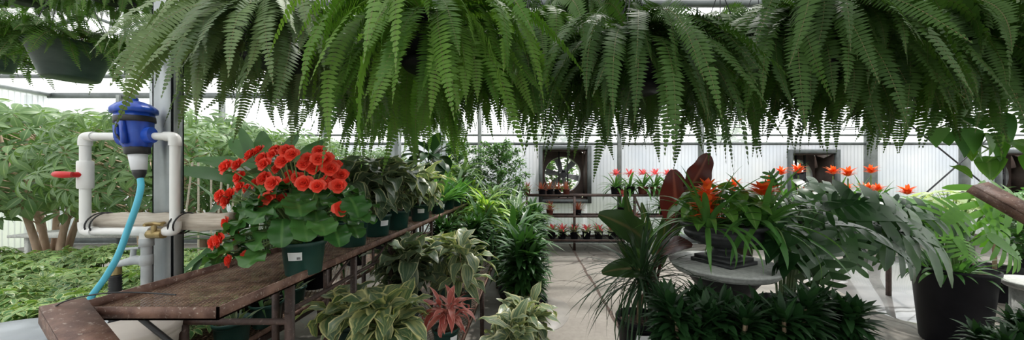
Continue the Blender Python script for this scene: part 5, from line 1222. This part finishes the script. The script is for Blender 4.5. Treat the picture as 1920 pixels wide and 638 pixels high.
b = MB(); box(b, (-.1, -.1, 0), (.1, .1, 1.05)); single('block_stand', b, 'rust_dark', 'dark block under the maroon-flowered bromeliad behind the urn', 'stand', loc=(atx(1376, 2.9), 2.9, 0))
# big black planter
PX, PYY = 4.08, 3.08
bp = root('black_planter', 'large round black planter holding the bright monstera at the right', 'planter', (PX, PYY, 0))
b = MB(); lathe(b, [(0, .0), (.20, .0), (.21, .02), (.265, .70), (.275, .705), (.277, .735), (.27, .738), (.262, .73), (.255, .68), (0, .67)], 64); part('pot', b.mesh('big_planter', 'pot_black'), bp)
b = MB(); lathe(b, [(0, 0), (.12, .01), (.255, 0)], 36); part('soil', b.mesh('big_soil', 'soil'), bp, (0, 0, .685))
def bigmon():
    b = MB(); st = MB(); rs = R(40); O_ = np.array((PX, PYY, .7))
    for px, py, Y, d, n, L, dr, r in ((1830, 352, 2.95, (.15, -.35, -1), (0, -1, .25), .42, .25, .9), (1800, 395, 2.85, (-.75, -.2, -.35), (-.1, -1, .5), .3, .4, .8), (1872, 372, 2.9, (.9, -.2, -.35), (.2, -1, .5), .42, .4, .95), (1790, 445, 2.8, (-.3, -.6, -.5), (0, -.6, 1), .2, .3, .7), (1850, 440, 2.8, (.7, -.3, -.6), (0, -1, .5), .3, .4, .6), (1740, 380, 3.2, (-.8, .2, .1), (0, -.5, 1), .3, .5, .3)):
        P = np.array(tuple(at(px, py, Y))) - O_; monstera_leaf(b, P, d, n, L * 1.15, rs, 7, dr, 1.15, r, .40); tube(st, smooth_pts([(P[0] * .2, P[1] * .2, 0), (P[0] * .7, P[1] * .5, P[2] * .7), P], 5), .008, 7)
    tube(st, [(-.03, -.05, 0), (-.035, -.06, .55)], .018, 9)
    return b.mesh('bright_monstera', 'monstera_bright'), st.mesh('bright_petioles', 'stem')
bf, bs = bigmon(); t = root('bright_monstera', 'backlit bright green split-leaved monstera growing in the big black planter', 'foliage plant', (PX, PYY, .7)); part('foliage', bf, t); part('petioles', bs, t)
t = root('planter_undergrowth', 'small mixed leafy plants around the rim of the big black planter', 'foliage plant', (PX - .08, PYY - .02, .69)); b = MB(); rosette(b, R(8), 60, (0, 0, 0), (.15, .28), .02, (5, 80), (30, 90), p_lance, 6, .12, .25); part('foliage', b.mesh('planter_mix', 'mid'), t)
PH = m_heart(130, 70, .35, .12, .042, 'pale_leaf', .25)
for lab, px, py, Y, s in (('pale silvery-leaved plant behind the bright monstera', 1790, 385, 4.4, 1.3), ('pale silvery-leaved plant below the rusty beam', 1865, 390, 4.2, 1.1)):
    p = at(px, py, Y); t = root('pale_leaf_plant', lab, 'potted plant', (p.x, Y, 0)); part('pot', POT['black'], t, sc=2.6); part('foliage', PH, t, (0, 0, .34), 0, (s, s, (p.z - .34) / .28)) if False else part('foliage', PH, t, (0, 0, p.z - .15), .4, s)
    b = MB(); tube(b, [(0, 0, .3), (0, 0, p.z - .1)], .02, 8); part('stem', b.mesh('pale_stem', 'cane'), t)
# rusty beam at right
b = MB(); channel(b, at(1838, 345, 2.3), at(1985, 425, 2.0), .12, .06, .008, up=(-.1, -.75, .65)); single('rusty_beam', b, 'rust', 'rusty steel beam slanting at the right edge above the bright monstera', 'steel beam')
b = MB(); box(b, (-.03, -.03, 0), (.03, .03, 1.30)); single('beam_prop', b, 'rust_dark', 'rusty upright propping the slanting beam at the right edge', 'steel post', loc=(atx(1975, 2.06), 2.10, 0))
b = MB(); lathe(b, [(0, .0), (.25, 0), (.25, .60), (0, .6)], 40); lathe(b, [(0, .6), (.28, .6), (.30, .62), (.31, .65), (.3, .66), (0, .66)], 56)
single('round_stone_stand', b, 'stone', 'round grey stone stand cut by the right edge beside the big planter', 'stand', smooth=True, loc=(4.62, 2.78, 0))
# heart-leaved vine hanging at the upper right
vt = root('heart_leaf_vine', 'heart-leaved vine trailing below the ferns at the upper right', 'vine', at(1850, 200, 1.75)); o = Vector(vt.location)
pts = [at(1960, 190, 1.8), at(1880, 205, 1.75), at(1800, 225, 1.75), at(1760, 240, 1.75)]
part('foliage', m_trail(140, [p - o for p in pts], 22, .13, .045, 'mid', jit=.07), vt)
part('foliage', m_trail(141, [p - o for p in (at(1960, 260, 1.7), at(1900, 275, 1.7), at(1860, 280, 1.7), at(1825, 265, 1.72))], 20, .13, .045, jit=.07), vt)
vt = root('heart_leaf_vine', 'big-leaved vine filling the top right corner above the blurry fern', 'vine', at(1900, 40, 2.0)); o = Vector(vt.location)
part('foliage', m_trail(142, [p - o for p in (at(1990, 90, 2.), at(1940, 60, 2.), at(1900, 40, 2.), at(1870, 10, 2.))], 60, .2, .08, 'deep', jit=.1), vt)
# bushes behind at right to close the view
FX, WX = m_small_tree(83, 'mid', 1.0, .5, 1500, .12, .03)
for lab, x, y in (('leafy bush behind the rusty beam at the far right', 6.6, 4.0), ('leafy bush near the end wall at the far right', 8.8, 5.6)):
    t = root('leafy_bush', lab, 'potted plant', (x, y, 0)); part('pot', POT['black'], t, sc=2.2); part('foliage', FX, t, (0, 0, .25)); part('trunk', WX, t, (0, 0, .25))
# trees outside, seen through the fan openings
FO, WO = m_small_tree(84, 'ficus', 1.75, .7, 1500, .13, .04)
for lab, x, y in (('outside tree seen through the left exhaust fan', .9, 12.5), ('outside tree beyond the end wall to the right', 8., 13.)):
    t = root('outside_tree', lab, 'tree', (x, y, -.12)); part('foliage', FO, t, sc=2.0); part('trunk', WO, t, sc=2.0)
# puddles
M['damp'] = surf_mat('damp_concrete', (.20, .185, .165), (.26, .24, .21), 5, .5)
def puddle(lab, pts, mat='puddle'):
    P = np.array([tuple(p)[:2] for p in pts]); c = P.mean(0); out = []
    Q = smooth_pts([(p[0], p[1], 0) for p in list(P) + [P[0]]], 6)[:-1]; n = len(Q); rs = R(3)
    V = [(c[0], c[1], .004)] + [(q[0], q[1], .0045) for q in Q] + [(q[0] + (q[0] - c[0]) * .01, q[1] + (q[1] - c[1]) * .01, .001) for q in Q]
    b = MB(); b.add(V, F3=[(0, 1 + i, 1 + (i + 1) % n) for i in range(n)], F4=[(1 + i, 1 + n + i, 1 + n + (i + 1) % n, 1 + (i + 1) % n) for i in range(n)])
    single('water_puddle', b, mat, lab, 'puddle')
def fl(px, py): y = F * E / (py - CY); return (atx(px, y), y)
puddle('wide wet puddle on the floor between the monstera and the big planter', [fl(x, y) for x, y in ((1500, 505), (1560, 488), (1700, 480), (1830, 490), (1840, 560), (1800, 610), (1690, 600), (1600, 560))])
puddle('small puddle on the floor below the monstera leaves', [fl(x, y) for x, y in ((1485, 520), (1500, 512), (1560, 518), (1590, 530), (1540, 532))])
puddle('shiny puddle on the floor under the upper bench', [fl(x, y) for x, y in ((560, 600), (570, 560), (640, 540), (690, 560), (680, 610), (620, 640))])
puddle('dull wet patch on the aisle floor beside the cream-edged cordylines', [fl(x, y) for x, y in ((1000, 590), (1025, 560), (1060, 568), (1068, 590), (1050, 615), (1010, 620))], 'damp')

# ------------------------------------------------------------------ light and camera
w = bpy.data.worlds.new('sky'); scene.world = w; w.use_nodes = True; nt = w.node_tree
bg = nt.nodes['Background']; tc = nt.nodes.new('ShaderNodeTexCoord'); sx = nt.nodes.new('ShaderNodeSeparateXYZ'); nt.links.new(tc.outputs['Generated'], sx.inputs[0])
cr = nt.nodes.new('ShaderNodeValToRGB'); nt.links.new(sx.outputs[2], cr.inputs[0]); cr.color_ramp.elements[0].color = (.88, .87, .85, 1); cr.color_ramp.elements[1].color = (1.0, .99, .96, 1); cr.color_ramp.elements[1].position = .4
nt.links.new(cr.outputs[0], bg.inputs[0]); bg.inputs[1].default_value = 1.55
sun = bpy.data.lights.new('sun', 'SUN'); sun.energy = 3.9; sun.angle = rad(2.5); sun.color = (1, .96, .9)
so = bpy.data.objects.new('sun', sun); COL.objects.link(so)
d = Vector((-.25, -.45, -1)).normalized(); so.rotation_euler = d.to_track_quat('-Z', 'Y').to_euler()
cam = bpy.data.cameras.new('camera'); co = bpy.data.objects.new('camera', cam); COL.objects.link(co); scene.camera = co
co.location = (0, 0, E); co.rotation_euler = (PI / 2, 0, 0)
cam.sensor_width = 36; cam.lens = 36 * F / 1920; cam.shift_x = -(CX - 960) / 1920; cam.shift_y = (CY - 319) / 1920; cam.clip_start = .02; cam.clip_end = 200
scene.view_settings.view_transform = 'Standard'; scene.view_settings.look = 'None'; scene.view_settings.exposure = 0.40; scene.view_settings.gamma = 1; scene.view_settings.use_curve_mapping = False
cy = scene.cycles
cy.use_denoising = True; cy.max_bounces = 8; cy.diffuse_bounces = 3; cy.glossy_bounces = 3; cy.transmission_bounces = 4; cy.transparent_max_bounces = 12; cy.sample_clamp_indirect = 6
cy.use_adaptive_sampling = True; cy.adaptive_threshold = .02
